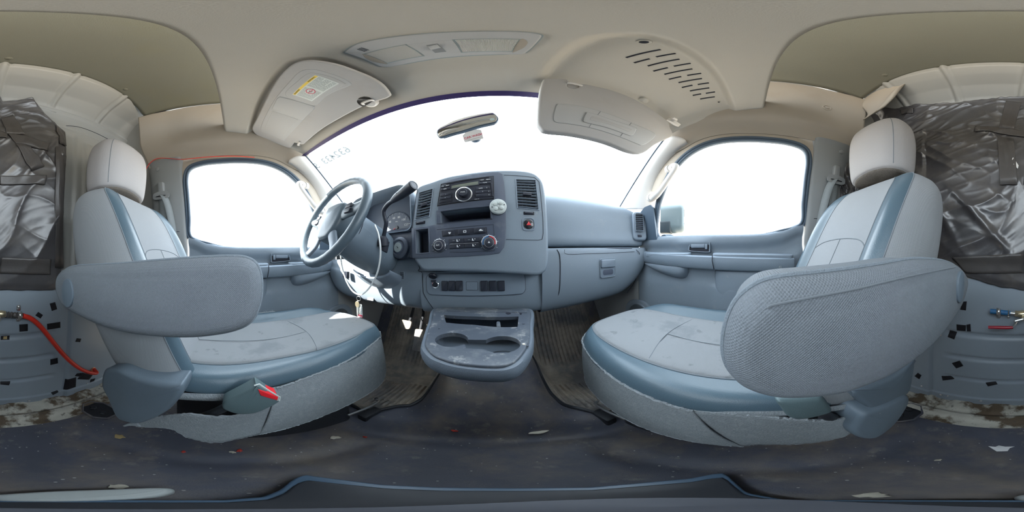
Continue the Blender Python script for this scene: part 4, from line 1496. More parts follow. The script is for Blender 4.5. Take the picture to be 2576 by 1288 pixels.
kn = lathe('volume_knob', fS.at(*a), [(.0165, .008), (.0160, .024), (.0140, .0265), (.0115, .0262), (0, .0258)], M['black'], rd, 36)
mb = MB()
for k in range(24):
    an = 2 * math.pi * k / 24
    mb.add(*boxg(Fr(fS.at(*a).p(.0163 * math.cos(an), .0163 * math.sin(an), .016), fS.x * math.cos(an) + fS.y * math.sin(an), fS.z), .0014, .014, .0016, 0))
mb.build('knob_grip', M['black'], kn)
text('key_mark', 'PWR', fS.at(a[0], a[1], .0262), .0075, M['white_print'], kn, .0001)
b = sq(800, 304)
lathe('headphone_socket', fS.at(*b), [(.0045, .004), (.0045, .0072), (.003, .0072), (.0025, .005), (0, .005)], M['glossy_black'], rd, 14)
text('key_mark', 'AUX IN', fS.at(*sq(805, 330), .0058), .005, M['white_print'], rd, .0001)

# ---- climate control
tube('panel_seam', [fS.p(*q, .0031) for q in q4(((482, 574), (700, 552), (938, 533), (944, 640), (946, 745), (720, 756), (586, 754)))], .0008, M['dark'], cp, 5)
cc = plate('climate_control', fS, q4(((520, 582), (885, 553), (890, 610), (526, 634))), .002, .0042, M['black'], db, .001)
for (cx, cy), s_ in zip(((579, 604), (700, 592), (829, 582)), ('- \u25bd', '- \u25a1', '- \u2302')):
    a = sq(cx, cy)
    b_ = plate('climate_button', fS.at(*a), rrect(.041, .0185, .002), .003, .0082, M['black'], cc, .0012, 2)
    # little symbols
    fx = fS.at(a[0] + .004, a[1], .0083)
    if cx < 600:
        mesh('key_mark', *plateg(fx, [(-.002, -.004), (.002, -.004), (.0055, .003), (-.0055, .003)], 0, .0003, .0001, 1), M['white_print'], b_)
    elif cx < 750:
        ring('key_mark', fx, rrect(.011, .008, .001), rrect(.007, .0045, .0008), 0, .0003, M['white_print'], b_, .0001)
    else:
        mesh('key_mark', *plateg(fx, [(-.007, -.002), (.007, -.002), (.007, .0005), (.003, .001), (.001, .004), (-.003, .004), (-.005, .001), (-.007, .0005)], 0, .0003, .0001, 1), M['white_print'], b_)
cb = plate('mode_panel', fS, q4(((582, 655), (832, 634), (834, 715), (586, 732))), .002, .0050, M['black'], db, .001)
for (cx, cy) in ((643, 664), (767, 656), (645, 708), (770, 701)):
    a = sq(cx, cy)
    b_ = plate('climate_button', fS.at(*a), rrect(.0535, .0150, .002), .003, .0078, M['black'], cb, .001, 2)
    fx = fS.at(a[0] + .004, a[1], .0079)
    mesh('key_mark', *plateg(fx, [(-.004, -.004), (.003, -.004), (.003, -.0025), (-.0005, -.0015), (-.001, .004), (-.004, .004)], 0, .0003, .0001, 1), M['white_print'], b_)
    lathe('key_dot', fx.at(.006, .002), [(.0015, 0), (.0015, .0003), (0, .0003)], M['white_print'], b_, 10)
    if cy < 690: tube('key_dash', [fx.p(-.018, 0, 0), fx.p(-.011, 0, 0)], .0006, M['grey_print'], b_, 5)
tube('silver_strip', [fS.p(*sq(590, 692), .0085), fS.p(*sq(818, 682), .0085)], .0010, M['silver'], cb, 6)
for (cx, cy, ttl, r_) in ((503, 705, 'A/C', .0250), (903, 682, '\u25b2', .0265)):
    a = sq(cx, cy)
    k = lathe('dial', fS.at(*a), [(r_, .002), (r_, .008), (r_ * .96, .012), (r_ * .78, .015), (r_ * .62, .0155)], M['black'], db, 40)
    lathe('dial_ring', fS.at(*a), [(r_ * 1.0, .0075), (r_ * .99, .0105), (r_ * .93, .0115), (r_ * .90, .0105)], M['silver'], k, 40)
    lathe('dial_cap', fS.at(*a), [(r_ * .62, .012), (r_ * .60, .019), (r_ * .52, .0205), (0, .021)], M['black'], k, 36)
    lathe('dial_ring', fS.at(*a), [(r_ * .66, .0150), (r_ * .65, .0168), (r_ * .61, .0170)], M['silver'], k, 36)
    text('key_mark', ttl, fS.at(a[0], a[1], .0212), .0085, M['white_print'], k, .0001)
    if cx > 800:
        for a0, a1, mm in ((-20, 85, 'red'), (95, 200, 'blue_print')):
            tube('temperature_arc', [fS.at(*a).p(r_ * .78 * math.cos(R(t)), r_ * .78 * math.sin(R(t)), .0152) for t in np.linspace(a0, a1, 16)], .0014, M[mm], k, 6)
    for t in range(-30, 211, 40):
        tube('dial_mark', [fS.at(*a).p(r_ * q_ * math.cos(R(t)), r_ * q_ * math.sin(R(t)), .0032) for q_ in (1.08, 1.22)], .0006, M['white_print'], k, 5)

# ---- push light stuck on the panel
a = sq(975, 394)
pk = thing('push_light', fS.p(*a, .004), 'round grey push light with four lenses stuck on the centre stack beside the storage slot', 'light')
lathe('puck', fS.at(*a), [(.0290, .003), (.0300, .006), (.0300, .012), (.0270, .0165), (.0250, .0170), (0, .0172)], M['puck'], pk, 40)
lathe('puck_base', fS.at(*a), [(.0305, .0026), (.0308, .0075), (.030, .008)], M['black'], pk, 40)
for dx, dy in ((-.0115, .0085), (.0085, .0115), (-.0085, -.0115), (.0115, -.0085)):
    lathe('lens', fS.at(a[0] + dx, a[1] + dy), [(.0078, .016), (.0078, .0205), (.0065, .0225), (0, .0235)], M['puck'], pk, 20)
for dx, dy in ((-.021, -.004), (.021, .004)):
    lathe('screw', fS.at(a[0] + dx, a[1] + dy), [(.0022, .016), (.0022, .0175), (0, .0175)], M['dark'], pk, 10)
lathe('switch_dot', fS.at(*a), [(.003, .016), (.003, .0185), (0, .019)], M['white_print'], pk, 12)

# ---- lower centre: switch panel
secs = []
for x in (-.245, -.15, 0, .15, .245, .30):
    b = 0 if x < .2 else .012
    secs.append([(x, y, z) for y, z in ((.70, .825), (.630, .812), (.618, .79), (.614, .745), (.610, .70), (.612, .635), (.622, .592), (.648, .570), (.72, .562), (.86, .55))])
lc = lofty('lower_center', secs, 30, 50, M['dash'], db)
_pw2 = ((0, .6105, .70), (0, -1, .03))
fL = PF(_pw2, C5(400, 1000), C5(1180, 1000))
fL.x = V3((1, 0, 0)); fL.z = V3(_pw2[1]) / np.linalg.norm(_pw2[1]); fL.y = np.cross(fL.z, fL.x)
lq = lambda px, py: fL.q(*C5(px, py))
_x0, _x1, _y0, _y1 = lq(398, 1000)[0], lq(1194, 1000)[0], lq(800, 1108)[1], lq(800, 928)[1]
o_ = rrect(_x1 - _x0, _y1 - _y0, .022, 8, (_x0 + _x1) / 2, (_y0 + _y1) / 2)
sp = plate('switch_panel', fL, o_, -.004, .0045, M['panel_smooth'], db, .003)
ring('panel_seam', fL, inset(o_, -.0012), inset(o_, .0006), -.001, .0012, M['dark'], sp, .0002)
for cx, w in ((546, .0235), (604, .0255), (664, .0265), (863, .0265), (932, .0265), (1000, .0265)):
    a = lq(cx, 1026)
    b_ = plate('blank_switch', fL.at(*a), rrect(w, .0395, .003), .002, .0110, M['black'], sp, .003, 3)
a = lq(765, 1027)
ring('blank_cover', fL.at(*a), rrect(.044, .034, .003), rrect(.0425, .0325, .003), .002, .0053, M['dark'], sp, .0002)
plate('blank_plate', fL.at(*a), rrect(.0425, .0325, .003), .002, .0055, M['panel_smooth'], sp, .001)
a = lq(472, 1016)
so_ = lathe('power_socket', fL.at(*a), [(.0150, .003), (.0150, .0075), (.0135, .0090), (.0110, .0085), (.0108, -.02), (0, -.02)], M['chrome'], sp, 30)
lathe('socket_well', fL.at(*a), [(.0106, .006), (.0104, -.019), (0, -.019)], M['dark'], so_, 24)
a = lq(457, 946)
lathe('socket_cap', Fr(fL.p(a[0], a[1], .016), fL.x, fL.y * .6 - fL.z * .8 * -1), [(.0165, -.005), (.0172, 0), (.0150, .004), (0, .005)], M['black'], so_, 26)
box('cap_hinge', fL.at(a[0], a[1] - .020, .008), .022, .010, .006, M['black'], so_, .002)
for pts in (((355, 912), (362, 960), (368, 1050), (375, 1095), (420, 1180), (445, 1215)), ((318, 806), (340, 880), (356, 912), (700, 905), (1100, 905), (1235, 918))):
    tube('panel_seam', [fL.p(*lq(*p), .0005 if p[1] < 1100 else -.006) for p in pts], .0012, M['dark'], lc, 6, smooth_pts=30)

# ---- driver's side: knee panel
kx = [-.81, -.775, -.74, -.68, -.60, -.50, -.40, -.30, -.235]
kb = [.72, .65, .610, .585, .575, .572, .572, .572, .570]
ky = [-.07, -.075, -.065, -.045, -.025, -.01, 0, .004, .004]
secs = []
for x, zb, dy in zip(kx, kb, ky):
    h = .815 - zb
    secs.append([(x, y + dy, .815 - t * h) for y, t in ((.70, -.02), (.640, -.01), (.625, .03), (.618, .10), (.612, .22), (.604, .30), (.606, .52), (.622, .80), (.648, .96), (.70, 1.0), (.86, .98))])
kp = lofty('knee_panel', secs, 60, 60, M['dash'], db)
f = Fr(U(867, 690, y=.560), (1, -.35, 0), (0, .05, 1))
for k, w in enumerate((.030, .022, .012, .022)):
    box('trim_switch', f.at((-.045, -.012, .014, .040)[k], 0, -.002), w, .036, .018, M['black'], kp, .003)
box('fuse_cover_handle', Fr(U(925, 748, y=.622), (1, 0, 0), (0, .3, 1)), .06, .03, .01, M['black'], kp, .003)
box('fuse_label', Fr(U(932, 752, y=.612), (1, 0, 0), (0, .3, 1)), .040, .016, .004, M['card'], kp, .001)
f = Fr(U(1012, 693, y=.6065), (1, 0, 0), (0, .02, 1))
gr = plate('sensor_grille', f, rrect(.022, .034, .003), -.004, .0015, M['dash'], kp, .001)
for k in range(7):
    box('grille_slot', f.at(0, -.0125 + .0042 * k, .0012), .017, .0018, .002, M['dark'], gr, 0)

# ---- driver's side top: outer part, instrument hood
secs = []
for x, dz in ((-.80, -.06), (-.76, -.035), (-.70, -.012), (-.66, 0)):
    secs.append([(x, y + (-.05 if y < .8 else 0), z + dz * (1 if z > 1 else 0)) for y, z in prof])
lofty('driver_top', secs, 20, 60, M['dash_top'], db)
hood_o = lambda sx, sz, cz: [(p[0] - .470, p[1] + cz) for p in rrect(.40 * sx, .225 * sz, (.03, .07, .09, .03), 10)]
FYZ = lambda y: Fr((0, y, 0), (1, 0, 0), (0, 0, 1))
rows = []
for y, sx, sz, cz in ((1.0, 1.0, .80, 1.01), (.80, 1.0, 1.0, 1.035), (.66, 1.02, 1.03, 1.042), (.610, 1.02, 1.03, 1.045), (.600, .995, 1.0, 1.044), (.606, .96, .955, 1.042), (.64, .93, .92, 1.040), (.72, .91, .90, 1.036)):
    rows.append([FYZ(y).p(a_, b_) for a_, b_ in hood_o(sx, sz, cz)])
G = np.array(rows)
vs, fs = gridmesh(G, False, False, True)
ih = mesh('instrument_hood', vs, fs, M['dash_top'], db, 50)
cf = FYZ(.716)
cl_ = plate('instrument_cluster', cf, hood_o(.92, .91, 1.036), -.01, .0, M['gauge'], db, .001)


def gauge(cx, cz, r_, nums, a0, a1, red):
    g = lathe('gauge', cf.at(cx, cz), [(r_, 0), (r_, .004), (r_ * .96, .005), (r_ * .94, .002), (0, .002)], M['gauge'], cl_, 44)
    mb = MB()
    for k in range(2 * len(nums) - 1):
        t = R(a0 + (a1 - a0) * k / (2 * len(nums) - 2))
        mb.add(*tubeg([cf.at(cx, cz).p(r_ * q_ * math.cos(t), r_ * q_ * math.sin(t), .0032) for q_ in (.80 if k % 2 == 0 else .86, .93)], .0013, 5))
    mb.build('gauge_scale', M['white_print'], g)
    mb = MB()
    for k, s_ in enumerate(nums):
        t = R(a0 + (a1 - a0) * k / (len(nums) - 1))
        if s_:
            text('gauge_number', s_, cf.at(cx + r_ * .64 * math.cos(t), cz + r_ * .64 * math.sin(t), .003), .017 if r_ > .05 else .010, M['white_print'], g, .0001)
    t = R(a0)
    tube('needle', [cf.at(cx, cz).p(-r_ * .1 * math.cos(t), -r_ * .1 * math.sin(t), .006), cf.at(cx, cz).p(r_ * .82 * math.cos(t), r_ * .82 * math.sin(t), .006)], .0022, M['red'], g, 6)
    lathe('needle_hub', cf.at(cx, cz), [(.009, .003), (.009, .008), (0, .009)], M['black'], g, 16)
    return g


p = U(1003, 572, y=.716)
gauge(p[0] - .01, p[2] + .0, .088, ['0', '20', '40', '60', '80', '100', '120', '140'], 205, -25, True)
text('gauge_unit', 'MPH', cf.at(p[0] - .01, p[2] + .032, .003), .008, M['white_print'], cl_, .0001)
p = U(940, 588, y=.716)
gauge(p[0], p[2] - .004, .045, ['E', '', 'F'], 160, 20, True)
gauge(p[0] - .10, p[2] + .012, .078, ['0', '1', '2', '3', '4', '5', '6'], 205, -25, True)
# pad over the stack and behind the hood up to the glass
secs = []
for x in (-.68, -.4, -.1, .1, .22):
    secs.append([(x, y, z) for y, z in ((1.16, .93), (1.05, 1.02), (.93, 1.06), (.82, 1.085), (.72, 1.085))])
lofty('rear_pad', secs, 20, 20, M['dash_top'], db)
# filler between hood, column and stack, with the ignition switch
secs = []
for x in (-.66, -.55, -.40, -.30, -.262):
    secs.append([(x, y, z) for y, z in ((.70, .965), (.64, .945), (.612, .925), (.604, .90), (.602, .86), (.606, .82), (.64, .805))])
fi = lofty('cluster_apron', secs, 24, 30, M['stack_face'], db)
a = U(1003, 623, y=.59)
ig = lathe('ignition_switch', Fr(a + V3((0, .01, 0)), (1, -.12, 0), (0, .1, 1)), [(.048, -.02), (.047, .006), (.040, .012), (.034, .013), (.030, .009), (.026, .010), (.0245, .014), (.022, .015), (0, .015)], M['stack_face'], db, 40)
fi_ = Fr(a + V3((0, .01, 0)), (1, -.12, 0), (0, .1, 1))
lathe('lock_barrel', fi_, [(.0215, .012), (.0210, .0165), (0, .0168)], M['grey_print'], ig, 30)
box('key_slot', Fr(fi_.p(0, 0, .0168), fi_.x + fi_.y * -1, fi_.y + fi_.x), .011, .0025, .001, M['dark'], ig, 0)

# ---- steering column
co = thing('steering_column', (-.46, .55, .85), 'smooth grey steering column shroud between the wheel and the dashboard', 'steering column')
SWC = V3((-.46, .337, .974)); tt = R(24.8)
swn = V3((0, -math.cos(tt), math.sin(tt)))
swx = V3((1, 0, 0)); swy = np.cross(swn, swx)
secs = []
for t, w, h, dz in ((.045, .055, .062, .005), (.055, .075, .082, .0), (.09, .088, .094, -.002), (.16, .096, .103, -.006), (.24, .100, .108, -.004), (.33, .100, .108, .0)):
    c = SWC - swn * t + V3((.0, 0, dz))
    secs.append([c + swx * w * math.copysign(abs(math.cos(a)) ** .8, math.cos(a)) + swy * h * math.copysign(abs(math.sin(a)) ** .75, math.sin(a)) * (.8 if math.sin(a) > 0 else 1) for a in np.linspace(0, 2 * math.pi, 25)])
lofty('shroud', secs, 40, 72, M['shield'], co)
c = SWC - swn * .085
tube('shroud_seam', [c + swx * .0895 * math.cos(a) + swy * .0965 * math.sin(a) * (.8 if math.sin(a) > 0 else 1) for a in np.linspace(0, 2 * math.pi, 50)], .0012, M['dark'], co, 5)
secs = []
for t, w, h in ((.22, .115, .035), (.27, .125, .055), (.34, .13, .07)):
    c = SWC - swn * t + V3((0.0, 0, -.115))
    secs.append([c + swx * w * math.cos(a) + V3((0, 0, 1)) * h * math.sin(a) for a in np.linspace(math.pi * 1.0, 2 * math.pi, 15)])
lofty('lower_collar', secs, 14, 30, M['panel_smooth'], co, thick=.006)
box('side_recess', Fr(U(968, 618, y=.53), (.25, 1, -.4), (0, .3, 1)), .040, .050, .006, M['dark'], co, .008)

# ---- column gear lever
gl_ = thing('gear_lever', U(965, 590, y=.50), 'black column gear lever with a ribbed grip rising beside the steering wheel', 'gear lever')
pts = [U(964, 600, y=.500), U(968, 580, y=.497), U(971, 560, y=.49), U(966, 540, y=.48), U(966, 528, y=.475), U(976, 514, y=.468), U(990, 504, y=.46)]
tube('lever_rod', pts, .0082, M['black'], gl_, 12, smooth_pts=40)
kp_ = [U(988, 505, y=.462), U(999, 496, y=.455), U(1012, 487, y=.445), U(1028, 475, y=.432), U(1040, 466, y=.424)]
tube('lever_grip', kp_, [.010, .0145, .0165, .0180, .0180], M['black'], gl_, 20, smooth_pts=26)
d = V3(kp_[-1]) - V3(kp_[-2]); d /= np.linalg.norm(d)
fk = Fr(kp_[-1], np.cross(d, (0, 0, 1)), np.cross(np.cross((0, 0, 1), d), d) * -1)
fk.z = d; fk.y = np.cross(fk.z, fk.x)
lathe('grip_cap', fk, [(.0178, -.002), (.0165, .003), (.012, .004), (.0115, .003), (0, .003)], M['black'], gl_, 24)
lathe('lever_boot', Fr(pts[0], (1, 0, 0), (0, 1, 0)), [(.022, -.03), (.020, -.005), (.012, .008), (.009, .010)], M['dark'], gl_, 18)
box('overdrive_button', Fr(U(999, 489, y=.44), (.5, -.3, .6), (0, -1, -.2)), .014, .010, .008, M['glossy_black'], gl_, .003)

# ---- steering wheel
sw = thing('steering_wheel', SWC, 'four-spoke steering wheel with a worn blue-grey leather rim', 'steering wheel')
fW = Fr(SWC, swx, swy)
rim = [fW.p(.184 * math.cos(a), .184 * math.sin(a), .003) for a in np.linspace(0, 2 * math.pi, 100, endpoint=False)]
rr_ = [.0158 + (.0005 * math.sin(k * 2.2) if 8 < k < 44 or 56 < k < 92 else 0) for k in range(100)]
tube('rim', rim, rr_, M['wheel'], sw, 18, closed=True)
pad = [(-.075, .035), (-.060, .060), (0, .068), (.060, .060), (.075, .035), (.074, -.02), (.060, -.060), (.035, -.085), (0, -.090), (-.035, -.085), (-.060, -.060), (-.074, -.02)][::-1]
hub = plate('horn_pad', fW, poly2(pad, 70, True), -.05, .012, M['wheel'], sw, .018, 5, dome=.010)
for a0, w0, w1 in ((8, .060, .040), (172, .060, .040), (-58, .040, .032), (-122, .040, .032)):
    t = R(a0)
    d = V3((math.cos(t), math.sin(t))); n_ = V3((-d[1], d[0]))
    secs = []
    for r_, w, zc in ((.045, w0, -.006), (.09, w0, -.006), (.13, w0 * .85, -.010), (.172, w1 * .8, -.004), (.186, w1 * .6, .003)):
        secs.append([fW.p(*(d * r_ + n_ * w * .5 * math.cos(a)), zc + .0115 * math.sin(a)) for a in np.linspace(0, 2 * math.pi, 17)])
    spk = lofty('spoke', secs, 26, 32, M['wheel'] if abs(a0) < 30 or a0 > 150 else M['panel_smooth'], sw)
    if a0 in (8, 172):
        for rr2, dy in ((.104, .012), (.104, -.010)):
            q_ = d * rr2 + n_ * dy * (1 if a0 == 8 else -1)
            plate('spoke_button', fW.at(q_[0], q_[1]), rrect(.030, .019, .004), .0, .009, M['black'], spk, .002)
pl_ = [fW.p(*(np.array(p) * .93), .0215 * .0 + .0125) for p in poly2(pad, 70, True)]

# ---- pedals
bp_ = thing('brake_pedal', U(1020, 815, y=.86), 'rubber brake pedal hanging under the dashboard, bright in the sun', 'pedal')
c = U(1020, 816, y=.80)
f = Fr(c, (1, 0, 0), (0, .45, 1))
plate('pedal_pad', f, poly2([(-.036, .022), (-.030, -.016), (-.012, -.028), (.026, -.026), (.036, -.010), (.036, .022), (.0, .026)], 40, True), -.012, .006, M['mat_rubber'], bp_, .004)
mb = MB()
for k in range(4):
    mb.add(*boxg(f.at(0, -.016 + .011 * k, .007), .056, .003, .003, 0))
mb.build('pad_rib', M['mat_rubber'], bp_)
tube('pedal_arm', [f.p(.01, .0, -.012), f.p(.012, .05, -.03), f.p(.010, .14, -.045), f.p(0, .22, -.03)], .009, M['mech'], bp_, 8, smooth_pts=16)
ap = thing('accelerator_pedal', U(1056, 850, y=.74), 'long accelerator pedal beside the transmission hump', 'pedal')
c = U(1052, 856, y=.735)
f = Fr(c, (1, 0.1, 0), (0, .5, 1))
plate('pedal_pad', f, rrect(.050, .13, .010), -.010, .004, M['mat_rubber'], ap, .003)
tube('pedal_arm', [f.p(0, .06, -.01), f.p(0, .16, -.03), f.p(-.02, .26, -.03)], .008, M['mech'], ap, 8)

# ---- white cord with keys hung round the column
wc = tube('cord', [U(943, 566, y=.44), U(952, 590, y=.43), U(957, 625, y=.43), U(955, 660, y=.44), U(947, 692, y=.45), U(932, 720, y=.46), U(915, 738, y=.465), U(903, 741, y=.467), U(888, 733, y=.467), U(876, 716, y=.46), U(868, 698, y=.455), U(862, 676, y=.45), U(858, 655, y=.445), U(857, 640, y=.44)],
          .0032, M['white_cable'], None, 8, smooth_pts=90)
tag(wc, 'thin white cord looped over the steering column and hanging below it', 'cord')
ky_ = thing('key_ring', U(902, 750, y=.465), 'split ring with a van key and a printed tag hanging from the white cord', 'keys')
fK = Fr(U(902, 751, y=.462), (1, .15, 0), (0, 0, 1))
tube('split_ring', [fK.p(.0105 * math.cos(a), .0105 * math.sin(a), 0) for a in np.linspace(0, 2 * math.pi, 28, endpoint=False)], .0010, M['steel'], ky_, 6, closed=True)
fT = Fr(U(905, 782, y=.462), (1, .15, 0), (.04, 0, 1))
tg = plate('printed_tag', fT, rrect(.026, .062, .003), -.0010, .0006, M['paper'], ky_, .0004)
plate('red_band', fT.at(0, -.024), rrect(.026, .014, .002), -.0008, .0010, M['red_print'], tg, .0002)
plate('white_band', fT.at(0, -.0275), rrect(.018, .004, .001), -.0006, .0013, M['card'], tg, .0002)
mb = MB()
random.seed(2)
for k in range(11):
    u = -.010
    while u < .008:
        w = random.uniform(.002, .006)
        mb.add(*boxg(fT.at(u + w / 2, .020 - .0032 * k, .0008), w, .0016, .0004, 0))
        u += w + .0012
mb.build('tag_text', M['grey_print'], tg, smooth=False)
fQ = Fr(U(899, 772, y=.456), (1, .15, 0), (.14, 0, 1))
kk = plate('key_head', fQ.at(0, .012), ellipse(.011, .014, 26), -.0012, .0012, M['brass'], ky_, .0006)
plate('key_blade', fQ.at(0, -.018), [(-.004, -.022), (.0, -.026), (.004, -.022), (.003, -.016), (.005, -.010), (.0035, -.004), (.005, .004), (.005, .022), (-.005, .022)], -.0010, .0010, M['steel'], ky_, .0003)
# ================================================================== SEATS
def yzplate(name, s, x0, x1, pts, m, parent, bev, seg=5, n=90, dome=0, tx=None):
    """outline traced in the plane |x| = tx, extruded in x between |x0| (towards the aisle) and |x1|"""
    P = [U(px, py, x=s * (tx if tx is not None else x0)) for px, py in pts]
    f = Fr((s * x1, 0, 0), (0, -s, 0), (0, 0, 1))          # normal points to the aisle
    o = [(-s * p[1], p[2]) for p in P]
    A = sum(o[i][0] * o[(i + 1) % len(o)][1] - o[(i + 1) % len(o)][0] * o[i][1] for i in range(len(o)))
    if A < 0: o = o[::-1]
    o = poly2(o, n, True)
    return plate(name, f, o, 0, x1 - x0, m, parent, bev, seg, dome), f, o


def fuzz_edge(pts, r, amp, seed):
    random.seed(seed)
    return [V3(p) + V3((random.uniform(-amp, amp), random.uniform(-amp, amp), random.uniform(-amp, amp))) for p in pts]


def seat(s):
    drv = s < 0
    who = 'driver' if drv else 'passenger'
    other = "worn grey cloth driver's seat with blue-grey vinyl sides behind the steering wheel" if drv else "grey cloth passenger's seat with blue-grey vinyl sides behind the glove box"
    root = thing('seat', (s * .46, .1, 0), other, 'seat')
    X = lambda x: s * x
    cx = .46
    # ---------------------------------------------------------------- backrest
    #        z     yf     yr     half-width   bolster
    lev = [(.470, -.100, -.270, .205, .6), (.52, -.112, -.300, .216, .9), (.62, -.150, -.365, .222, 1), (.72, -.192, -.425, .226, 1.05), (.82, -.238, -.468, .229, 1.05), (.92, -.284, -.492, .229, 1.0),
           (.99, -.318, -.497, .224, .8), (1.035, -.345, -.492, .210, .5), (1.060, -.365, -.478, .186, .3), (1.072, -.385, -.455, .150, .1), (1.074, -.400, -.435, .10, 0)]
    rings = []
    for z, yf, yr, hw, bo in lev:
        k = hw / .23
        half = [(0, yf), (.09 * k, yf + .003 * bo), (.137 * k, yf + .010 * bo), (.178 * k, yf + .030 * bo), (.210 * k, yf + .016 * bo), (.229 * k, yf - .042 * min(1, (yf - yr) / .12)),
                (.232 * k, .45 * yf + .55 * yr), (.218 * k, yr + .028), (.15 * k, yr + .002), (0, yr - .004)]
        # inner side first
        pts = [(cx - dx, y, z + (.10 * (y - yf) * .0)) for dx, y in half] + [(cx + dx, y, z) for dx, y in half[::-1][1:-1]]
        rings.append([(X(x), y, zz) for x, y, zz in pts])
    n = len(rings[0])
    us = np.linspace(0, len(lev) - 1, 90)
    flip = s > 0

    def patch(name, v0, v1, m, nv=30, u=us, parent=root):
        G = ev(rings, u, np.linspace(v0, v1, nv), False, True)
        return gsurf(name, G, m, parent, flip)
    bs = patch('backrest', 4, n - 4, M['fabric'], 70)
    for v0, v1 in ((2, 4), (n - 4, n - 2)):
        patch('backrest_bolster', v0, v1, M['vinyl'], 18)
    bi = patch('backrest_insert', -2, 2, M['fabric'], 30)
    top = ev(rings, [len(lev) - 1], np.linspace(0, n, 60, endpoint=False), False, True)[0]
    mesh('backrest_crown', list(top) + [top.mean(0) + V3((0, 0, .002))], [(k, (k + 1) % 60, 60) for k in range(60)], M['fabric'], bs)
    for v, r_ in ((2, .0016), (4, .0018), (n - 2, .0016), (n - 4, .0018)):
        L = ev(rings, us, [v], False, True)[:, 0]
        tube('backrest_seam', L, r_, M['thread'], bs, 6)
    # seams of the insert: a curved cross seam and a centre seam under it
    uu = 4.15
    L = [ev(rings, [uu + .25 * (1 - (v / 2) ** 2)], [v], False, True)[0, 0] + V3((0, .0006, 0)) for v in np.linspace(-2, 2, 26)]
    tube('insert_seam', L, .0013, M['thread'], bi, 6)
    L = [ev(rings, [u], [0], False, True)[0, 0] + V3((0, .0006, 0)) for u in np.linspace(.5, uu + .25, 26)]
    tube('insert_seam', L, .0011, M['thread'], bi, 6)
    # ---------------------------------------------------------------- headrest
    hx, z0, z1 = (.422, 1.085, 1.340) if drv else (.474, 1.115, 1.398)
    H = z1 - z0
    prof = [(0, .118, -.372, -.476), (.035, .128, -.362, -.484), (.16, .134, -.356, -.488), (.45, .136, -.354, -.490), (.70, .130, -.358, -.485), (.86, .116, -.368, -.476), (.95, .094, -.384, -.462), (.99, .060, -.400, -.448), (1.0, .02, -.416, -.434)]
    rg = []
    for t, hw, yf, yr in prof:
        ring_ = []
        for k in range(24):
            a = 2 * math.pi * k / 24
            ca, sa = math.cos(a), math.sin(a)
            ex = .62 if sa > 0 else .75
            x = hw * math.copysign(abs(ca) ** .52, ca)
            y = (yf + yr) / 2 + (yf - yr) / 2 * math.copysign(abs(sa) ** ex, sa)
            y += .012 * (1 - (x / .13) ** 2) * (1 if sa > 0 else 0)
            ring_.append((X(hx + x), y - .018 * (t - .5) * -1, z0 + H * t + (.018 * (1 - (x / .13) ** 2) * max(0, sa) - .006) * (1 - t) ** 3))
        rg.append(ring_)
    u2 = np.linspace(0, len(prof) - 1, 50)
    G = ev(rg, u2, np.linspace(0, 24, 60, endpoint=False), False, True)
    vs, fs = gridmesh(G, s < 0, False, True)
    hr = mesh('headrest', list(vs) + [G[-1].mean(0)], list(fs) + [((49 * 60) + k, 49 * 60 + (k + 1) % 60, 3000) for k in range(60)], M['fabric_head'], root, 60)
    tube('headrest_seam', ev(rg, np.linspace(1.2, 7.6, 50), [8.8], False, True)[:, 0], .0012, M['thread'], hr, 6)
    # worn underside
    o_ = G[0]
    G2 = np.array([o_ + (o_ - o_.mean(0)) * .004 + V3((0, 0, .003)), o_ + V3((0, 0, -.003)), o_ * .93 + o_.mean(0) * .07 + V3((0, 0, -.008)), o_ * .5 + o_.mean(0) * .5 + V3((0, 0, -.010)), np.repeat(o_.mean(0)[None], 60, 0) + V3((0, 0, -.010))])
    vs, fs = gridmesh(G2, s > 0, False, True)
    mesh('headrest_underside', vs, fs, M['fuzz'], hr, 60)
    for dx in (-.06, .06):
        tube('headrest_post', [(X(hx + dx), -.425, z0 + .03), (X(hx * .6 + .46 * .4 + dx), -.415, 1.04)], .006, M['chrome'], root, 12)
    # ---------------------------------------------------------------- cushion
    plan = [(.262, -.16), (.250, -.05), (.250, .10), (.256, .22), (.268, .32), (.290, .395), (.325, .445), (.38, .468), (.46, .476), (.56, .470), (.63, .445), (.672, .395), (.690, .30), (.695, .15), (.695, 0), (.690, -.16), (.60, -.24), (.46, -.25), (.32, -.24)]
    if drv:
        plan = [(x + (.026 * sst(-.05, .12, y) if x < .30 else 0), y) for x, y in plan]
    O = cr(np.array(plan), 120, True)
    ins_ = [(.330, -.15), (.322, -.05), (.318, .10), (.316, .22), (.318, .32), (.328, .390), (.352, .436), (.39, .455), (.46, .462), (.55, .456), (.598, .430), (.612, .38), (.614, .28), (.614, .15), (.612, 0), (.608, -.15), (.56, -.22), (.46, -.235), (.36, -.22)]
    if drv:
        ins_ = [(x + (.018 * sst(-.05, .12, y) if x < .33 else 0), y) for x, y in ins_]
    I_ = cr(np.array(ins_), 120, True)
    zadd = lambda x, y: .012 * min(max(y / .45, -.5), 1) + .030 * sst(.60, .66, x) * (1 - sst(.67, .70, x)) * (1 - .6 * sst(.30, .45, y)) + .010 * sst(.40, .47, y) * 0
    lay = []
    for d, z in ((.07, .415), (.045, .455), (.008, .490), (.0, .506), (.010, .534), (.028, .546)):
        q = inset(O, -d) if d else O
        # keep the band narrow along the front edge
        w = np.array([sst(.39, .46, p[1]) for p in O])[:, None]
        if d > .01:
            q = q * (1 - w) + (O + (I_ - O) * (d / .035)) * w
        lay.append([(p[0], p[1], z + zadd(p[0], p[1]) * sst(.45, .52, z)) for p in q])
    lay.append([(p[0], p[1], .5455 + zadd(p[0], p[1])) for p in I_])
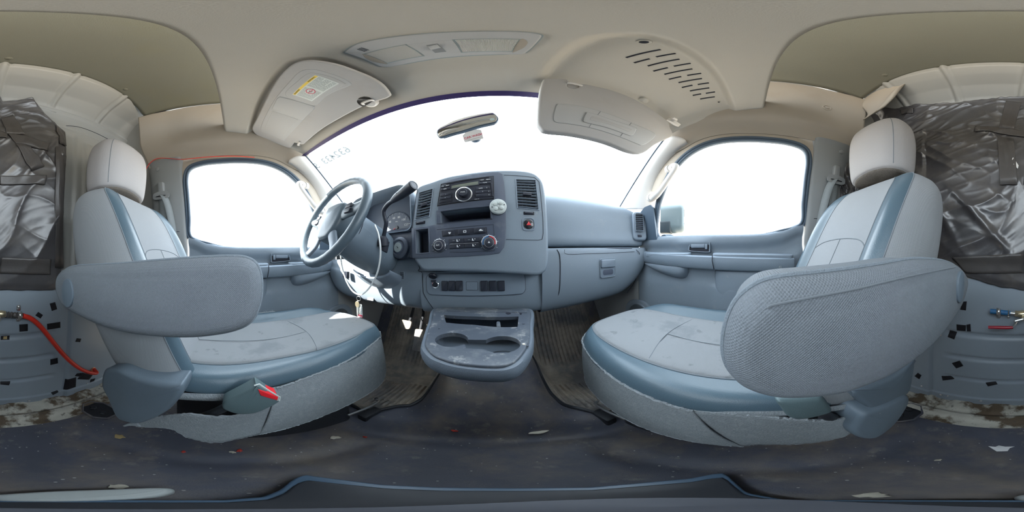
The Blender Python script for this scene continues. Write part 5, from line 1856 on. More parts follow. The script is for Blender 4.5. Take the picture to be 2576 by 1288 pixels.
    G = np.array([[(X(x), y, z) for x, y, z in r_] for r_ in lay])
    Gd = ev(G, np.linspace(0, 6, 34), np.arange(120), False, True)
    vs, fs = gridmesh(Gd, s < 0, False, True)
    cu = mesh('cushion_border', list(vs), list(fs) + [tuple(range(120))], M['vinyl'], root, 60)
    C = np.mean(np.array(ins_), 0)
    rr_ = []
    for t in (1, .985, .95, .8, .6, .4, .2, .0):
        rr_.append([(X(C[0] + (p[0] - C[0]) * t), C[1] + (p[1] - C[1]) * t, .5445 + (.004 if t < .99 else 0) + (.004 if t < .96 else 0) + zadd(C[0] + (p[0] - C[0]) * t, C[1] + (p[1] - C[1]) * t) + .004 * nz(p[0] * t, p[1] * t, s, 9) * (1 - t)
                     - .012 * math.exp(-(((p[1] - C[1]) * t + C[1] - .02) / .16) ** 2) * (1 - t)) for p in I_])
    vs, fs = gridmesh(np.array(rr_), s < 0, False, True)
    ci = mesh('cushion_insert', vs, fs, M['fabric_cush'], root, 60)
    zt = lambda x, y: .5535 + zadd(x, y)

    def inz(x, y):
        # height of the insert at (x, y)
        t = 0
        d = V3((x, y)) - C
        return .5526 + zadd(x, y) - .012 * math.exp(-((y - .02) / .16) ** 2) * (1 - min(1, np.linalg.norm(d) / .2) * .8)
    tube('cushion_seam', [(X(x), y, inz(x, y) + .0006) for x, y in zip(np.linspace(.325, .606, 40), .195 + .03 * np.sin(np.linspace(0, math.pi, 40)))], .0012, M['thread'], ci, 6)
    tube('cushion_seam', [(X(.46 + (.0)), y, inz(.46, y) + .0006) for y in np.linspace(-.18, .225, 40)], .0011, M['thread'], ci, 6)
    tube('border_seam', [(X(p[0]), p[1], p[2] + .001) for p in lay[-1]], .0016, M['thread'], cu, 6, closed=True)
    if drv:
        random.seed(6)
        mb = MB()
        pa, pb = V3((-.640, .02, .585)), V3((-.640, .16, .592))
        for k in range(16):
            q = pa + (pb - pa) * random.random()
            q2 = q + V3((random.uniform(-.008, .012), random.uniform(-.014, .014), random.uniform(.000, .012)))
            mb.add(*tubeg([q, (q + q2) / 2 + V3((0, .003, .003)), q2], .0008, 5))
        mb.add(*tubeg(cr(np.array([pa, pa * .6 + pb * .4 + V3((.006, 0, .003)), pb]), 12), .0016, 6))
        mb.build('frayed_thread', M['felt'], cu)
    # ---------------------------------------------------------------- felt skirt on the aisle side
    topc = [(.354, .468, .520), (.306, .425, .519), (.279, .35, .517), (.261, .25, .514), (.253, .15, .510), (.250, .07, .504)]
    if drv:
        topc = [(.354, .468, .520), (.322, .425, .519), (.304, .35, .517), (.287, .25, .514), (.278, .15, .510), (.263, .07, .504)]
    botc = ([(.338, .475, .315), (.300, .40, .305), (.290, .30, .298), (.278, .19, .298), (.258, .10, .298), (.238, .03, .302)] if drv else
            [(.345, .478, .335), (.310, .42, .312), (.292, .33, .298), (.274, .20, .292), (.262, .08, .290), (.256, 0., .292)])
    rows = []
    for t in (0, .15, .4, .7, 1):
        rows.append([(X(a[0] * (1 - t) + b[0] * t - .006 * math.sin(math.pi * t)), a[1] * (1 - t) + b[1] * t, a[2] * (1 - t) + b[2] * t) for a, b in zip(topc, botc)])
    sk = surf('skirt', rows, 40, 90, M['felt'], root, thick=.004)
    t1 = cr(np.array([(X(p[0] - .003), p[1], p[2]) for p in topc]), 120)
    tube('skirt_edge', fuzz_edge(t1, 1, .0012, 3), .0030, M['felt'], sk, 6)
    t2 = cr(np.array([(X(p[0] - .001), p[1], p[2]) for p in botc]), 120)
    tube('skirt_edge', fuzz_edge(t2, 1, .0012, 5), .0028, M['felt'], sk, 6)
    # strip above the slit and the loose flap below it
    y0 = -.145
    if drv:
        up = [[(X(.264), .07, .506), (X(.254), .0, .502), (X(.250), -.07, .497), (X(.242), y0, .490)], [(X(.255), .07, .494), (X(.248), .0, .491), (X(.244), -.07, .486), (X(.238), y0, .478)], [(X(.252), .072, .484), (X(.250), .02, .482), (X(.246), -.07, .474), (X(.240), y0, .466)]]
    else:
        up = [[(X(.252), .07, .506), (X(.252), .0, .516), (X(.250), -.07, .510), (X(.242), y0, .500)], [(X(.251), .07, .504), (X(.250), .0, .511), (X(.247), -.07, .504), (X(.240), y0, .494)], [(X(.250), .07, .500), (X(.249), .0, .506), (X(.245), -.07, .498), (X(.238), y0, .488)]]
    surf('skirt_strip', up, 16, 40, M['felt'], sk, thick=.004)
    if drv:
        lo = [[(.260, .069, .492), (.222, .020, .462), (.210, -.030, .453), (.209, -.085, .450), (.213, -.138, .400), (.214, -.176, .345)],
              [(.252, .050, .400), (.224, .000, .385), (.209, -.042, .372), (.206, -.082, .386), (.207, -.122, .384), (.212, -.177, .332)],
              [(.239, .032, .303), (.222, -.005, .303), (.210, -.042, .292), (.205, -.078, .322), (.205, -.112, .366), (.210, -.178, .318)]]
    else:
        lo = [[(.251, .070, .504), (.250, .010, .506), (.246, -.030, .500), (.239, -.062, .490), (.233, -.100, .472), (.226, -.142, .462), (.224, -.165, .44)],
              [(.254, .035, .395), (.252, .000, .400), (.250, -.035, .395), (.245, -.070, .390), (.238, -.108, .392), (.227, -.142, .415), (.224, -.165, .425)],
              [(.257, .002, .292), (.261, -.020, .298), (.260, -.045, .294), (.257, -.072, .290), (.245, -.122, .310), (.228, -.150, .370), (.224, -.166, .408)]]
    lo = [[(X(p[0]), p[1], p[2]) for p in r_] for r_ in lo]
    fp = surf('skirt_flap', lo, 20, 50, M['felt'], sk, thick=.005)
    tube('skirt_edge', fuzz_edge(cr(np.array(lo[0]), 70), 1, .0015, 9), .0036, M['felt'], fp, 6)
    tube('skirt_edge', fuzz_edge(cr(np.array(lo[2]), 70), 1, .0012, 9), .0030, M['felt'], fp, 6)
    if drv:
        # frayed tail of the flap lying towards the floor
        tl = [(-.211, -.172, .338), (-.206, -.190, .326), (-.200, -.200, .312)]
        tube('torn_tail', tl, [.010, .006, .003], M['felt'], fp, 8, smooth_pts=10)
        tube('torn_tail', [(-.236, -.13, .44), (-.228, -.15, .45), (-.222, -.165, .435)], [.010, .014, .006], M['felt'], fp, 8, smooth_pts=10)
    # ---------------------------------------------------------------- base, legs, mechanism
    bx = plate('seat_base', Fr((s * .475, .08, 0), (1, 0, 0), (0, 1, 0)), rrect(.22, .50, .03), .035, .42, M['mech'], root, .01)
    for yy in (.385,):
        for xx in (.345, .60):
            fo = box('foot', Fr((X(xx), yy, .03), (1, 0, 0), (0, 1, 0)), .040, .085, .058, M['mech'], root, .008)
    tube('adjuster_bar', [(X(.355), .30, .10), (X(.352), .43, .095), (X(.372), .45, .09)], .006, M['steel'], root, 8, smooth_pts=24)
    # ---------------------------------------------------------------- recliner shield
    if drv:
        px = [(267, 930), (285, 925), (310, 927), (353, 946), (400, 958), (444, 963), (461, 966), (458, 990), (440, 1016), (419, 1034), (385, 1052), (353, 1062), (325, 1058), (303, 1049), (290, 1030), (278, 1000), (262, 965)]
    else:
        px = [(2136, 1075), (2150, 1095), (2187, 1099), (2233, 1070), (2263, 1034), (2278, 1004), (2272, 991), (2238, 1006), (2195, 1024), (2157, 1040)]
    yzplate('recliner_shield', s, .200, .262, px, M['shield'], root, .012, 6, 80, .004, .212)[0].data.set_sharp_from_angle(angle=R(85))
    if not drv:
        px = [(2296, 900), (2292, 940), (2280, 985), (2240, 1010), (2195, 1028), (2165, 1010), (2138, 984), (2150, 978), (2200, 963), (2250, 940), (2285, 910)]
        yzplate('lower_cover', s, .210, .262, px, M['shield'], root, .010, 5, 70, .003, .218)[0].data.set_sharp_from_angle(angle=R(85))
    # ---------------------------------------------------------------- armrest
    if drv:
        px = [(143, 725), (145, 697), (158, 678), (185, 669), (240, 666), (300, 663), (400, 655), (500, 648), (570, 645), (618, 648), (646, 664), (658, 695), (660, 735), (653, 775), (634, 812), (595, 834), (520, 848), (450, 851), (380, 847), (310, 837), (250, 819), (200, 796), (165, 775), (149, 750)]
        cap = (173, 737)
    else:
        px = [(2428, 720), (2426, 690), (2410, 668), (2380, 656), (2330, 652), (2290, 655), (2230, 667), (2150, 680), (2050, 693), (1980, 701), (1925, 713), (1884, 735), (1852, 765), (1832, 802), (1819, 850), (1817, 900), (1830, 940), (1860, 970), (1908, 990), (1960, 999), (2040, 998), (2105, 990), (2170, 970), (2230, 945), (2290, 908), (2342, 865), (2390, 807), (2415, 766)]
        cap = (2412, 722)
    am, f, o = yzplate('armrest', s, .1385, .205, px, M['armfab'], root, .020, 8, 130, .003, .150)
    for c in (.0325, .0660 - .0215 + .0015):
        if c > .04:
            tube('armrest_piping', [f.p(x, y, c) for x, y in inset(o, -.0004)]  , .0024, M['piping'], am, 8, closed=True)
    p = U(*cap, x=s * .1385)
    q = (float(np.dot(p - f.o, f.x)), float(np.dot(p - f.o, f.y)))
    plate('pivot_cap', f.at(q[0], q[1]), ellipse(.024, .033, 36), .04, .0722, M['shield'], am, .0015)
    if not drv:
        tube('armrest_seam', [U(a, b, x=.1378) for a, b in ((1930, 775), (1950, 766), (2050, 746), (2142, 729), (2253, 703), (2340, 684), (2404, 672))], .0009, M['thread'], am, 6, smooth_pts=40)
    # armrest arm into the backrest
    lathe('armrest_pivot', Fr((X(.205), q[0] * -s, q[1]), (0, -s, 0), (0, 0, 1)), [(.022, -.05), (.022, .0), (0, .0)], M['mech'], root, 16)
    # ---------------------------------------------------------------- buckle
    bk = thing('belt_buckle', U(600, 1010, x=-.215) if drv else U(2010, 1020, x=.222), "teal-grey belt buckle with a red release button beside the driver's cushion" if drv else "teal-grey belt buckle lying beside the passenger's cushion under the armrest", 'buckle')
    if drv:
        px = [(559, 1015), (566, 1006), (600, 990), (638, 971), (650, 969), (700, 999), (699, 1007), (665, 1026), (634, 1036), (600, 1037), (576, 1031), (562, 1024)]
        b_, fb, ob = yzplate('buckle_body', s, .203, .236, px, M['buckle'], bk, .007, 4, 60, .002, .212)
        q4_ = [U(a, b, x=-.204) for a, b in ((649, 978), (699, 997), (697, 1005), (655, 993))]
        pts = [(float(np.dot(p - fb.o, fb.x)), float(np.dot(p - fb.o, fb.y))) for p in q4_]
        A = sum(pts[i][0] * pts[(i + 1) % 4][1] - pts[(i + 1) % 4][0] * pts[i][1] for i in range(4))
        rb = plate('release_button', fb, pts if A > 0 else pts[::-1], .004, .0350, M['red'], bk, .001)
        q5 = [U(a, b, x=-.204) for a, b in ((640, 970), (652, 966), (704, 999), (702, 1008), (698, 1007), (698, 997))]
        tube('button_rim', [V3(p) for p in q5], .0018, M['puck'], bk, 6)
        tube('buckle_stalk', [U(575, 1020, x=-.218), U(545, 1035, x=-.222), U(515, 1045, x=-.235)], .010, M['mech'], bk, 10, smooth_pts=12)
    else:
        px = [(1952, 1003), (1990, 1000), (2040, 997), (2066, 996), (2080, 1010), (2089, 1029), (2066, 1039), (2012, 1050), (1982, 1045), (1962, 1022)]
        yzplate('buckle_body', s, .206, .228, px, M['buckle'], bk, .008, 4, 60, .002, .214)
        tube('buckle_stalk', [U(2066, 1036, x=.222), U(2085, 1048, x=.230), U(2100, 1050, x=.25)], .010, M['mech'], bk, 10, smooth_pts=12)
    return root


for s in (-1, 1):
    seat(s)

# ---------------------------------------------------------------- belts on the pillars
for s in (-1, 1):
    drv = s < 0
    bt = thing('seat_belt', (s * .745, -.385, 1.19), "grey seat belt hanging from the guide on the pillar behind the driver's window" if drv else "grey seat belt hanging from the guide on the pillar behind the passenger's window", 'seat belt')
    xz = lambda z: s * (float(np.interp(z, [.30, .88, 1.0, 1.15, 1.28, 1.38], [.796, .790, .774, .749, .724, .70])) - .004)
    P = lambda y, z, d=0: V3((xz(z) - s * d, y, z))
    # slot
    plate('slider_slot', Fr(P(-.385, 1.10, -.006), (0, -s, 0), (-.1 * s, 0, 1)), rrect(.045, .28, .012), -.002, .004, M['seal'], bt, .002)
    plate('height_slider', Fr(P(-.385, 1.235, 0), (0, -s, 0), (-.14 * s, 0, 1)), rrect(.034, .080, .010), -.004, .020, M['pillar_grey'], bt, .006)
    f = Fr(P(-.385, 1.185, .018), (0, -s, 0), (-.1 * s, 0, 1))
    ring('belt_guide', f, poly2([(-.045, 0), (-.038, .020), (0, .026), (.038, .020), (.045, 0), (.036, -.012), (0, -.016), (-.036, -.012)], 44, True), poly2([(-.034, .001), (-.030, .006), (0, .008), (.030, .006), (.034, .001), (.030, -.005), (0, -.007), (-.030, -.005)], 44, True), -.006, .006, M['pillar_grey'], bt, .003)
    def strip(name, pts, w, wdir):
        pts = cr(np.array(pts), 30)
        rows = [[p - V3(wdir) * w / 2, p, p + V3(wdir) * w / 2] for p in pts]
        return gsurf(name, np.array(rows), M['belt'], bt, s > 0, .0014)
    strip('belt_strap', [P(-.385, 1.19, .012), P(-.387, 1.15, .010), P(-.39, 1.05, .006), P(-.39, .90, .004), P(-.39, .60, .004)], .044, (0, 1, 0))
    strip('belt_strap', [P(-.375, 1.19, .020), P(-.360, 1.165, .026), P(-.345, 1.10, .020), P(-.330, .95, .012), P(-.32, .75, .012), P(-.315, .5, .01)], .042, (s * .75, .66, 0))
# ================================================================== CONSOLE, MATS, BULKHEAD COVERING AND SMALL THINGS
C7 = lambda cx, cy: (1000 + cx * .3882, 700 + cy * .3882)
cn = thing('cup_holder_console', (.02, .42, .52), 'dusty console shelf under the dashboard with two round cup holders and a front pocket', 'console')
ZT = .612
fC = Fr((0, 0, ZT), (1, 0, 0), (0, 1, 0))
cq = lambda cx, cy: tuple(U(*C7(cx, cy), z=ZT)[:2])


def ccw(P):
    A = sum(P[i][0] * P[(i + 1) % len(P)][1] - P[(i + 1) % len(P)][0] * P[i][1] for i in range(len(P)))
    return P if A > 0 else P[::-1]


tray = ccw(poly2([cq(*c) for c in ((258, 196), (215, 290), (182, 400), (184, 445), (230, 497), (300, 528), (380, 550), (500, 566), (600, 572), (690, 568), (760, 540), (810, 490), (845, 430), (856, 380), (857, 300), (852, 203), (700, 196), (480, 190))], 110))
ce_ = cen(tray)
outer = [(ce_[0] + (x - ce_[0]) * 1.085, min(.602, ce_[1] + (y - ce_[1]) * (1.075 if y < ce_[1] else 1.06))) for x, y in tray]
rgs = []
for sc_, zz in ((.60, -.110), (.72, -.105), (.86, -.075), (.955, -.052), (.99, -.036), (1.0, -.024), (.998, -.014), (.988, -.007), (.970, -.004)):
    rgs.append([fC.p(ce_[0] + (x - ce_[0]) * (sc_ + (1 - sc_) * .55), .60 + (y - .60) * sc_, zz) for x, y in outer])
vs, fs = gridmesh(np.array(rgs), True, False, True)
nO = len(outer)
body = mesh('console_body', vs, [f[::-1] for f in fs] + [tuple(range(nO))[::-1], tuple((len(rgs) - 1) * nO + k for k in range(nO))], M['console'], cn)
tr = plate('console_tray', fC, tray, -.010, .0015, M['tray'], cn, .004, 3)
cuts = []
cups = []
for a, b in (((243, 402), (456, 392)), ((554, 420), (798, 432))):
    p, q = V3(cq(*a)), V3(cq(*b))
    c, r_ = (p + q) / 2, np.linalg.norm(q - p) / 2
    cups.append((c, r_))
    cuts.append(plateg(fC, ellipse(r_, r_ * .98, 48, c[0], c[1]), -.078, .03, .0005, 1))
ch = ccw([cq(*c) for c in ((430, 400), (575, 402), (570, 465), (440, 455))])
cuts2 = [plateg(fC, ch, -.030, .03, .0005, 1)]
pk_ = ccw(poly2([cq(*c) for c in ((300, 240), (500, 250), (785, 250), (778, 318), (660, 320), (500, 305), (315, 290))], 0))
cuts3 = [plateg(fC, pk_, -.034, .03, .0005, 1)]
for o in (body, tr):
    cut(o, cuts + cuts3)
    cut(o, cuts2)
for c, r_ in cups:
    tube('cup_ledge', [fC.p(c[0] + r_ * .985 * math.cos(a), c[1] + r_ * .97 * math.sin(a), -.046) for a in np.linspace(0, 2 * math.pi, 60, endpoint=False)], .0016, M['console'], cn, 6, closed=True)
    lathe('cup_floor', fC.at(c[0], c[1], -.077), [(r_ * .97, 0), (r_ * .95, .001), (0, .001)], M['tray'], cn, 40)
p = V3(cq(655, 310))
box('pocket_divider', fC.at(p[0], p[1] + .012, -.014), .012, .040, .034, M['tray'], cn, .005)
tube('pocket_lip', [fC.p(*cq(*c), .002) for c in ((320, 212), (500, 220), (700, 222), (840, 226))], .003, M['tray'], cn, 8)
for cx, cy, r_ in ((818, 432, .0035), (818, 298, .005), (842, 440, .003), (270, 330, .003)):
    p = cq(cx, cy)
    lathe('tray_pip', fC.at(p[0], p[1], .0015), [(r_, -.002), (r_ * .8, .0015), (0, .002)], M['litter_white'] if r_ == .0035 else M['tray'], cn, 12)
for pts in (((700, 228), (715, 238), (735, 232), (722, 222)), ((790, 232), (800, 240), (806, 230), (797, 225))):
    o_ = ccw(poly2([cq(*c) for c in pts], 16))
    plate('dark_stain', fC, o_, .0012, .0021, M['dark'], cn, .0003, 1)
# ---------------------------------------------------------------- rubber floor mats
for s in (-1, 1):
    drv = s < 0
    mt = thing('floor_mat', (s * .42, .65, .01), "dusty ribbed rubber floor mat in the driver's footwell under the pedals" if drv else "dark ribbed rubber floor mat in front of the passenger's seat", 'floor mat')
    nx, ny = 150, 110

    def edge_in(y):
        return float(np.interp(y, [.40, .44, .475, .50, .55, .62, .72, 1.10], [.355, .325, .300, .262, .238, .225, .222, .23]))
    rows = []
    for y in np.linspace(.40, 1.12, ny):
        row = []
        for k in range(nx):
            x = edge_in(y) + (.70 - edge_in(y)) * k / (nx - 1)
            rib = max(0, math.cos(2 * math.pi * (x + .02 * y) / .026)) ** .8
            zone = sst(.845, .86, y) * (1 - sst(1.08, 1.10, y)) + sst(.455, .475, y) * (1 - sst(.665, .68, y))
            ex = sst(0, .02, x - edge_in(y))
            h = .006 + .014 * rib * zone * ex + .012 * math.exp(-((x - edge_in(y) - .006) / .007) ** 2) + .010 * math.exp(-((y - .407) / .006) ** 2)
            h += .004 * sst(.685, .695, y) * (1 - sst(.82, .84, y)) * sst(.04, .05, x - edge_in(y))
            row.append((s * x, y, floor_h(s * max(x, .31), y) * .0 + max(floor_h(s * x, y), 0) + h))
        rows.append(row)
    g = np.array(rows)
    # skirt down to the floor
    sk_ = g[:, :1].copy(); sk_[:, 0, 2] -= .018; sk_[:, 0, 0] -= s * .004
    g = np.concatenate([sk_, g], 1)
    fr_ = g[:1].copy(); fr_[0, :, 2] -= .018; fr_[0, :, 1] -= .004
    g = np.concatenate([fr_, g], 0)
    gsurf('mat_sheet', g, M['mat_rubber'], mt, s > 0)
    L = [(s * (edge_in(y) - .004), y, max(0, floor_h(s * edge_in(y), y)) + .012) for y in np.linspace(1.05, .405, 70)] + [(s * (edge_in(.40) + t), .398, .012) for t in np.linspace(.01, .33, 12)]
    tube('mat_rim', L, .0085, M['mech'], mt, 8)
    if drv:
        p = U(946, 999, z=.03)
        lathe('mat_stud', Fr((p[0], p[1], .014), (1, 0, 0), (0, 1, 0)), [(.008, -.004), (.008, .003), (.005, .005), (0, .005)], M['dark'], mt, 14)

# seat bolt wells in the floor
for px, py, dsc in ((248, 1030, 0), (2278, 1036, 1)):
    p = U(px, py, z=.015)
    hexo = [(.052 * math.cos(R(a)), .070 * math.sin(R(a))) for a in range(22, 382, 45)]
    w = thing('bolt_well', (p[0], p[1], 0), ("dark eight-sided seat bolt well in the floor behind the driver's seat" if not dsc else "dark eight-sided seat bolt well in the floor behind the passenger's seat"), 'seat mount')
    f = Fr((p[0], p[1], .006), (1, 0, 0), (0, 1, 0))
    ring('well_rim', f, [(x * 1.15, y * 1.12) for x, y in hexo], hexo, -.004, .010, M['rubber'], w, .003)
    plate('well_floor', f, hexo, -.004, .003, M['mech'], w, .001)
    for dy in (-.025, .028):
        lathe('bolt_head', f.at(.004, dy, .003), [(.015, 0), (.015, .006), (.010, .010), (0, .010)], M['mech'], w, 6)

# ---------------------------------------------------------------- black plastic sheet on the bulkhead
YF = -.588
tp = [U(px, py, y=YF) for px, py in ((2150, 345), (2172, 318), (2207, 292), (2243, 285), (2275, 281), (2310, 272), (2355, 266), (2400, 262), (2450, 256), (2500, 252), (2576, 250))]
tp += [U(px, py, y=YF) for px, py in ((5, 258), (40, 257), (75, 255), (90, 266), (110, 285), (135, 306), (160, 338), (168, 372))]
tpx = np.array([p[0] for p in tp]); tpz = np.array([p[2] for p in tp])
o_ = np.argsort(tpx); tpx, tpz = tpx[o_], tpz[o_]
bt_ = [U(px, py, y=YF) for px, py in ((2380, 700), (2410, 692), (2430, 697), (2470, 712), (2520, 725), (2576, 732))] + [U(px, py, y=YF) for px, py in ((60, 733), (140, 732), (155, 728), (168, 716))]
bpx = np.array([p[0] for p in bt_]); bpz = np.array([p[2] for p in bt_])
o_ = np.argsort(bpx); bpx, bpz = bpx[o_], bpz[o_]
XL, XR = tpx[0], .745


def film_d(x, z):
    """how far the sheet stands off the bulkhead"""
    wx, wz = x + .06 * nz(x, z, 1, 4), z + .06 * nz(x, z, 5, 4)
    r1 = 1 - abs(nz(wx * 1.2 + wz * .9, wz * .5 - wx * .4, 2, 5.0))
    r2 = 1 - abs(nz(wx * .9 - wz * 1.3, wz * .8 + wx * .6, 7, 7.5))
    r3 = 1 - abs(nz(wx * 1.0 + wz * 1.7, wz * .4, 11, 14))
    w_ = .30 + .70 * sst(1.12, 1.36, z) if x < .02 else .55 + .45 * sst(1.10, 1.40, z)
    d = .012 * r1 ** 4 + w_ * (.010 * r2 ** 5 + .004 * r3 ** 4) + .022 * (nz(x, z, 3, 3.2) * .5 + .5)
    d += .014 * math.exp(-((x - .33 - .55 * (z - 1.05)) / .02) ** 2) * sst(.85, 1.0, z) * (1 - sst(1.15, 1.3, z)) + .012 * math.exp(-((x - .16 - .9 * (z - .98)) / .018) ** 2) * sst(.80, .9, z) * (1 - sst(1.05, 1.15, z))
    d += .010 * math.exp(-((x + .12 + .5 * (z - 1.2)) / .014) ** 2) * sst(1.1, 1.2, z) * (1 - sst(1.4, 1.5, z))
    zb = float(np.interp(x, bpx, bpz))
    zt = float(np.interp(x, tpx, tpz))
    e = min(sst(0, .05, zt - z), sst(0, .03, z - zb), sst(0, .03, x - XL), sst(0, .05, XR - x))
    # the taped fold near the lower edge
    d = d * (.25 + .75 * e) * (.45 + .55 * sst(.79, .83, z))
    return d


def film_pt(x, z, off=0.):
    return (x, max(bulk_xy(z), bulk_pt(min(max(x, -.8), .8), min(z, 1.65))) + .006 + film_d(x, z) + off, z)


rows = []
nxu, nzu = 260, 220
for k in range(nzu):
    row = []
    for i in range(nxu):
        x = XL + (XR - XL) * i / (nxu - 1)
        zb = float(np.interp(x, bpx, bpz)) + .004 * nz(x, 0, 0, 25)
        zt = float(np.interp(x, tpx, tpz)) + .008 * nz(x, 0, 4, 18) + .004 * nz(x, 0, 9, 60)
        z = zb + (zt - zb) * k / (nzu - 1)
        row.append(film_pt(x, z))
    rows.append(row)
fm = gsurf('plastic_sheet', np.array(rows), M['film'], None, True, .0012, 0)
tag(fm, 'crinkled black plastic sheet taped over the upper half of the bulkhead', 'plastic sheet')


def strip_on_film(name, quad, m, nu=26, nv=8, off=.0035, lift=0.):
    P = [U(px, py, y=YF + .01) for px, py in quad]
    rows = []
    for i in range(nu):
        u = i / (nu - 1)
        row = []
        for j in range(nv):
            v = j / (nv - 1)
            p = (1 - u) * (1 - v) * P[0] + u * (1 - v) * P[1] + u * v * P[2] + (1 - u) * v * P[3]
            zb = p[2]
            row.append(film_pt(p[0], p[2], off + lift * nz(p[0], p[2], 8, 30)))
        rows.append(row)
    o = gsurf(name, np.array(rows), m, None, False, .0011, 0)
    return o


CR = lambda cx, cy: (2120 + cx / 2.43, 230 + cy / 2.43)
CLf = lambda cx, cy: (cx / 2.43, 230 + cy / 2.43)
TG = 'strips of black duct tape on the plastic sheet'
tapes = [
    ((CR(998, 78), CR(1090, 85), CR(1045, 245), CR(955, 235)), 'upright strip of black tape at the top middle of the plastic sheet'),
    ((CR(815, 215), CR(1150, 262), CR(1150, 296), CR(800, 250)), 'level strip of black tape crossing the upright strips on the plastic sheet'),
    ((CR(945, 284), CR(1045, 292), CR(1068, 575), CR(960, 572)), 'long upright strip of black tape below the crossing strip beside the torn white spot'),
    ((CR(660, 1015), CR(1104, 990), CR(1104, 1112), CR(745, 1115)), "wide strip of black tape along the sheet's lower fold behind the passenger's armrest"),
    ((CR(372, 125), CR(455, 115), CR(445, 145), CR(372, 148)), "small piece of black tape on the sheet's top edge above the passenger's headrest"),
    ((CLf(333, 345), CLf(385, 345), CLf(408, 1080), CLf(352, 1080)), "tall strip of black tape down the sheet's edge beside the driver's seat back"),
    ((CLf(14, 1015), CLf(325, 1025), CLf(325, 1122), CLf(2, 1115)), "wide strip of black tape along the sheet's lower fold behind the driver's armrest"),
    ((CLf(2, 520), CLf(282, 515), CLf(275, 572), CLf(2, 570)), 'shiny level strip of black tape halfway up the sheet toward the driver'),
    ((CLf(2, 170), CLf(75, 155), CLf(150, 275), CLf(40, 268)), 'slanted wide piece of black tape near the top of the sheet toward the driver'),
    ((CLf(38, 262), CLf(295, 320), CLf(285, 375), CLf(95, 330)), 'slanted strip of black tape running down from the wide slanted piece'),
    ((CLf(90, 330), CLf(180, 345), CLf(270, 460), CLf(190, 490)), 'tapering slanted piece of black tape just above the shiny level strip'),
    ((CLf(330, 190), CLf(403, 245), CLf(412, 330), CLf(357, 325)), "crumpled piece of black tape on the sheet's upper corner by the driver's headrest"),
]
for q, lab_ in tapes:
    tag(strip_on_film('tape_strip', q, M['tape'], off=.0065), lab_, 'tape', TG)
o = strip_on_film('torn_backing', (CR(1040, 410), CR(1075, 455), CR(1070, 475), CR(1022, 445)), M['film_white'], 8, 6, .006)
tag(o, 'small torn white scrap showing on the black sheet beside an upright tape strip', 'scrap')
# the loose end of the sheet bunched behind the belt pillar
rows = []
for t in np.linspace(0, 1, 60):
    row = []
    for v in np.linspace(0, 1, 26):
        px, py = 2108 + 50 * v + 6 * math.sin(9 * t), 318 + 200 * t
        p = U(px, py, pl=((.70, -.50, 1.1), (-.8, .6, 0)))
        n_ = .016 * (1 - abs(nz(v * 2.2, t * 6, 3, 1.5))) ** 3 + .008 * nz(v * 5, t * 12, 4)
        row.append(p + V3((-.8, .6, 0)) * n_)
    rows.append(row)
o = gsurf('plastic_sheet', np.array(rows), M['film'], None, False, .0012, 0)
tag(o, "bunched loose end of black plastic sheet beside the passenger's seat belt", 'plastic sheet')
# loose flap of beige trim at the roof corner
pts = [[U(a, b, y=-.44) for a, b in r_] for r_ in (((2168, 250), (2190, 232), (2225, 215), (2262, 196)), ((2172, 268), (2200, 258), (2240, 240), (2275, 205)), ((2178, 285), (2205, 276), (2235, 258), (2262, 222)), ((2172, 302), (2188, 296), (2205, 284), (2215, 270)))]
for i in range(4):
    for j in range(4):
        pts[i][j] = pts[i][j] + V3((0, .012 * math.sin(i * 2.1 + j), 0))
tag(surf('trim_flap', pts, 24, 24, M['trim_beige'], None, thick=.003), "loose bent flap of beige trim at the roof corner above the passenger's headrest", 'trim flap')
# scraps left on the upper bulkhead toward the driver
for q, lab_ in ((((111, 273), (144, 279), (141, 284), (119, 278)), "thin dark tape scrap above the sheet's upper corner toward the driver"),):
    P = [U(a, b, y=-.592) for a, b in q]
    tag(mesh('tape_scrap', [p + V3((0, .002, 0)) for p in P] + [p for p in P], [(0, 1, 2, 3), (7, 6, 5, 4), (0, 4, 5, 1), (1, 5, 6, 2), (2, 6, 7, 3), (3, 7, 4, 0)], M['tape'], None, smooth=False), lab_, 'tape')

# ---------------------------------------------------------------- flat tape squares on the painted lower panel
KL = lambda cx, cy: (cx * .2794, 720 + cy * .2795)
KR = lambda cx, cy: (2280 + cx * .2795, 720 + cy * .2795)


def on_bulk(px, py, off=0.):
    y = -.62
    for _ in range(8):
        p = U(px, py, y=y + off)
        y = bulk_pt(p[0], p[2])
    return U(px, py, y=y + off)


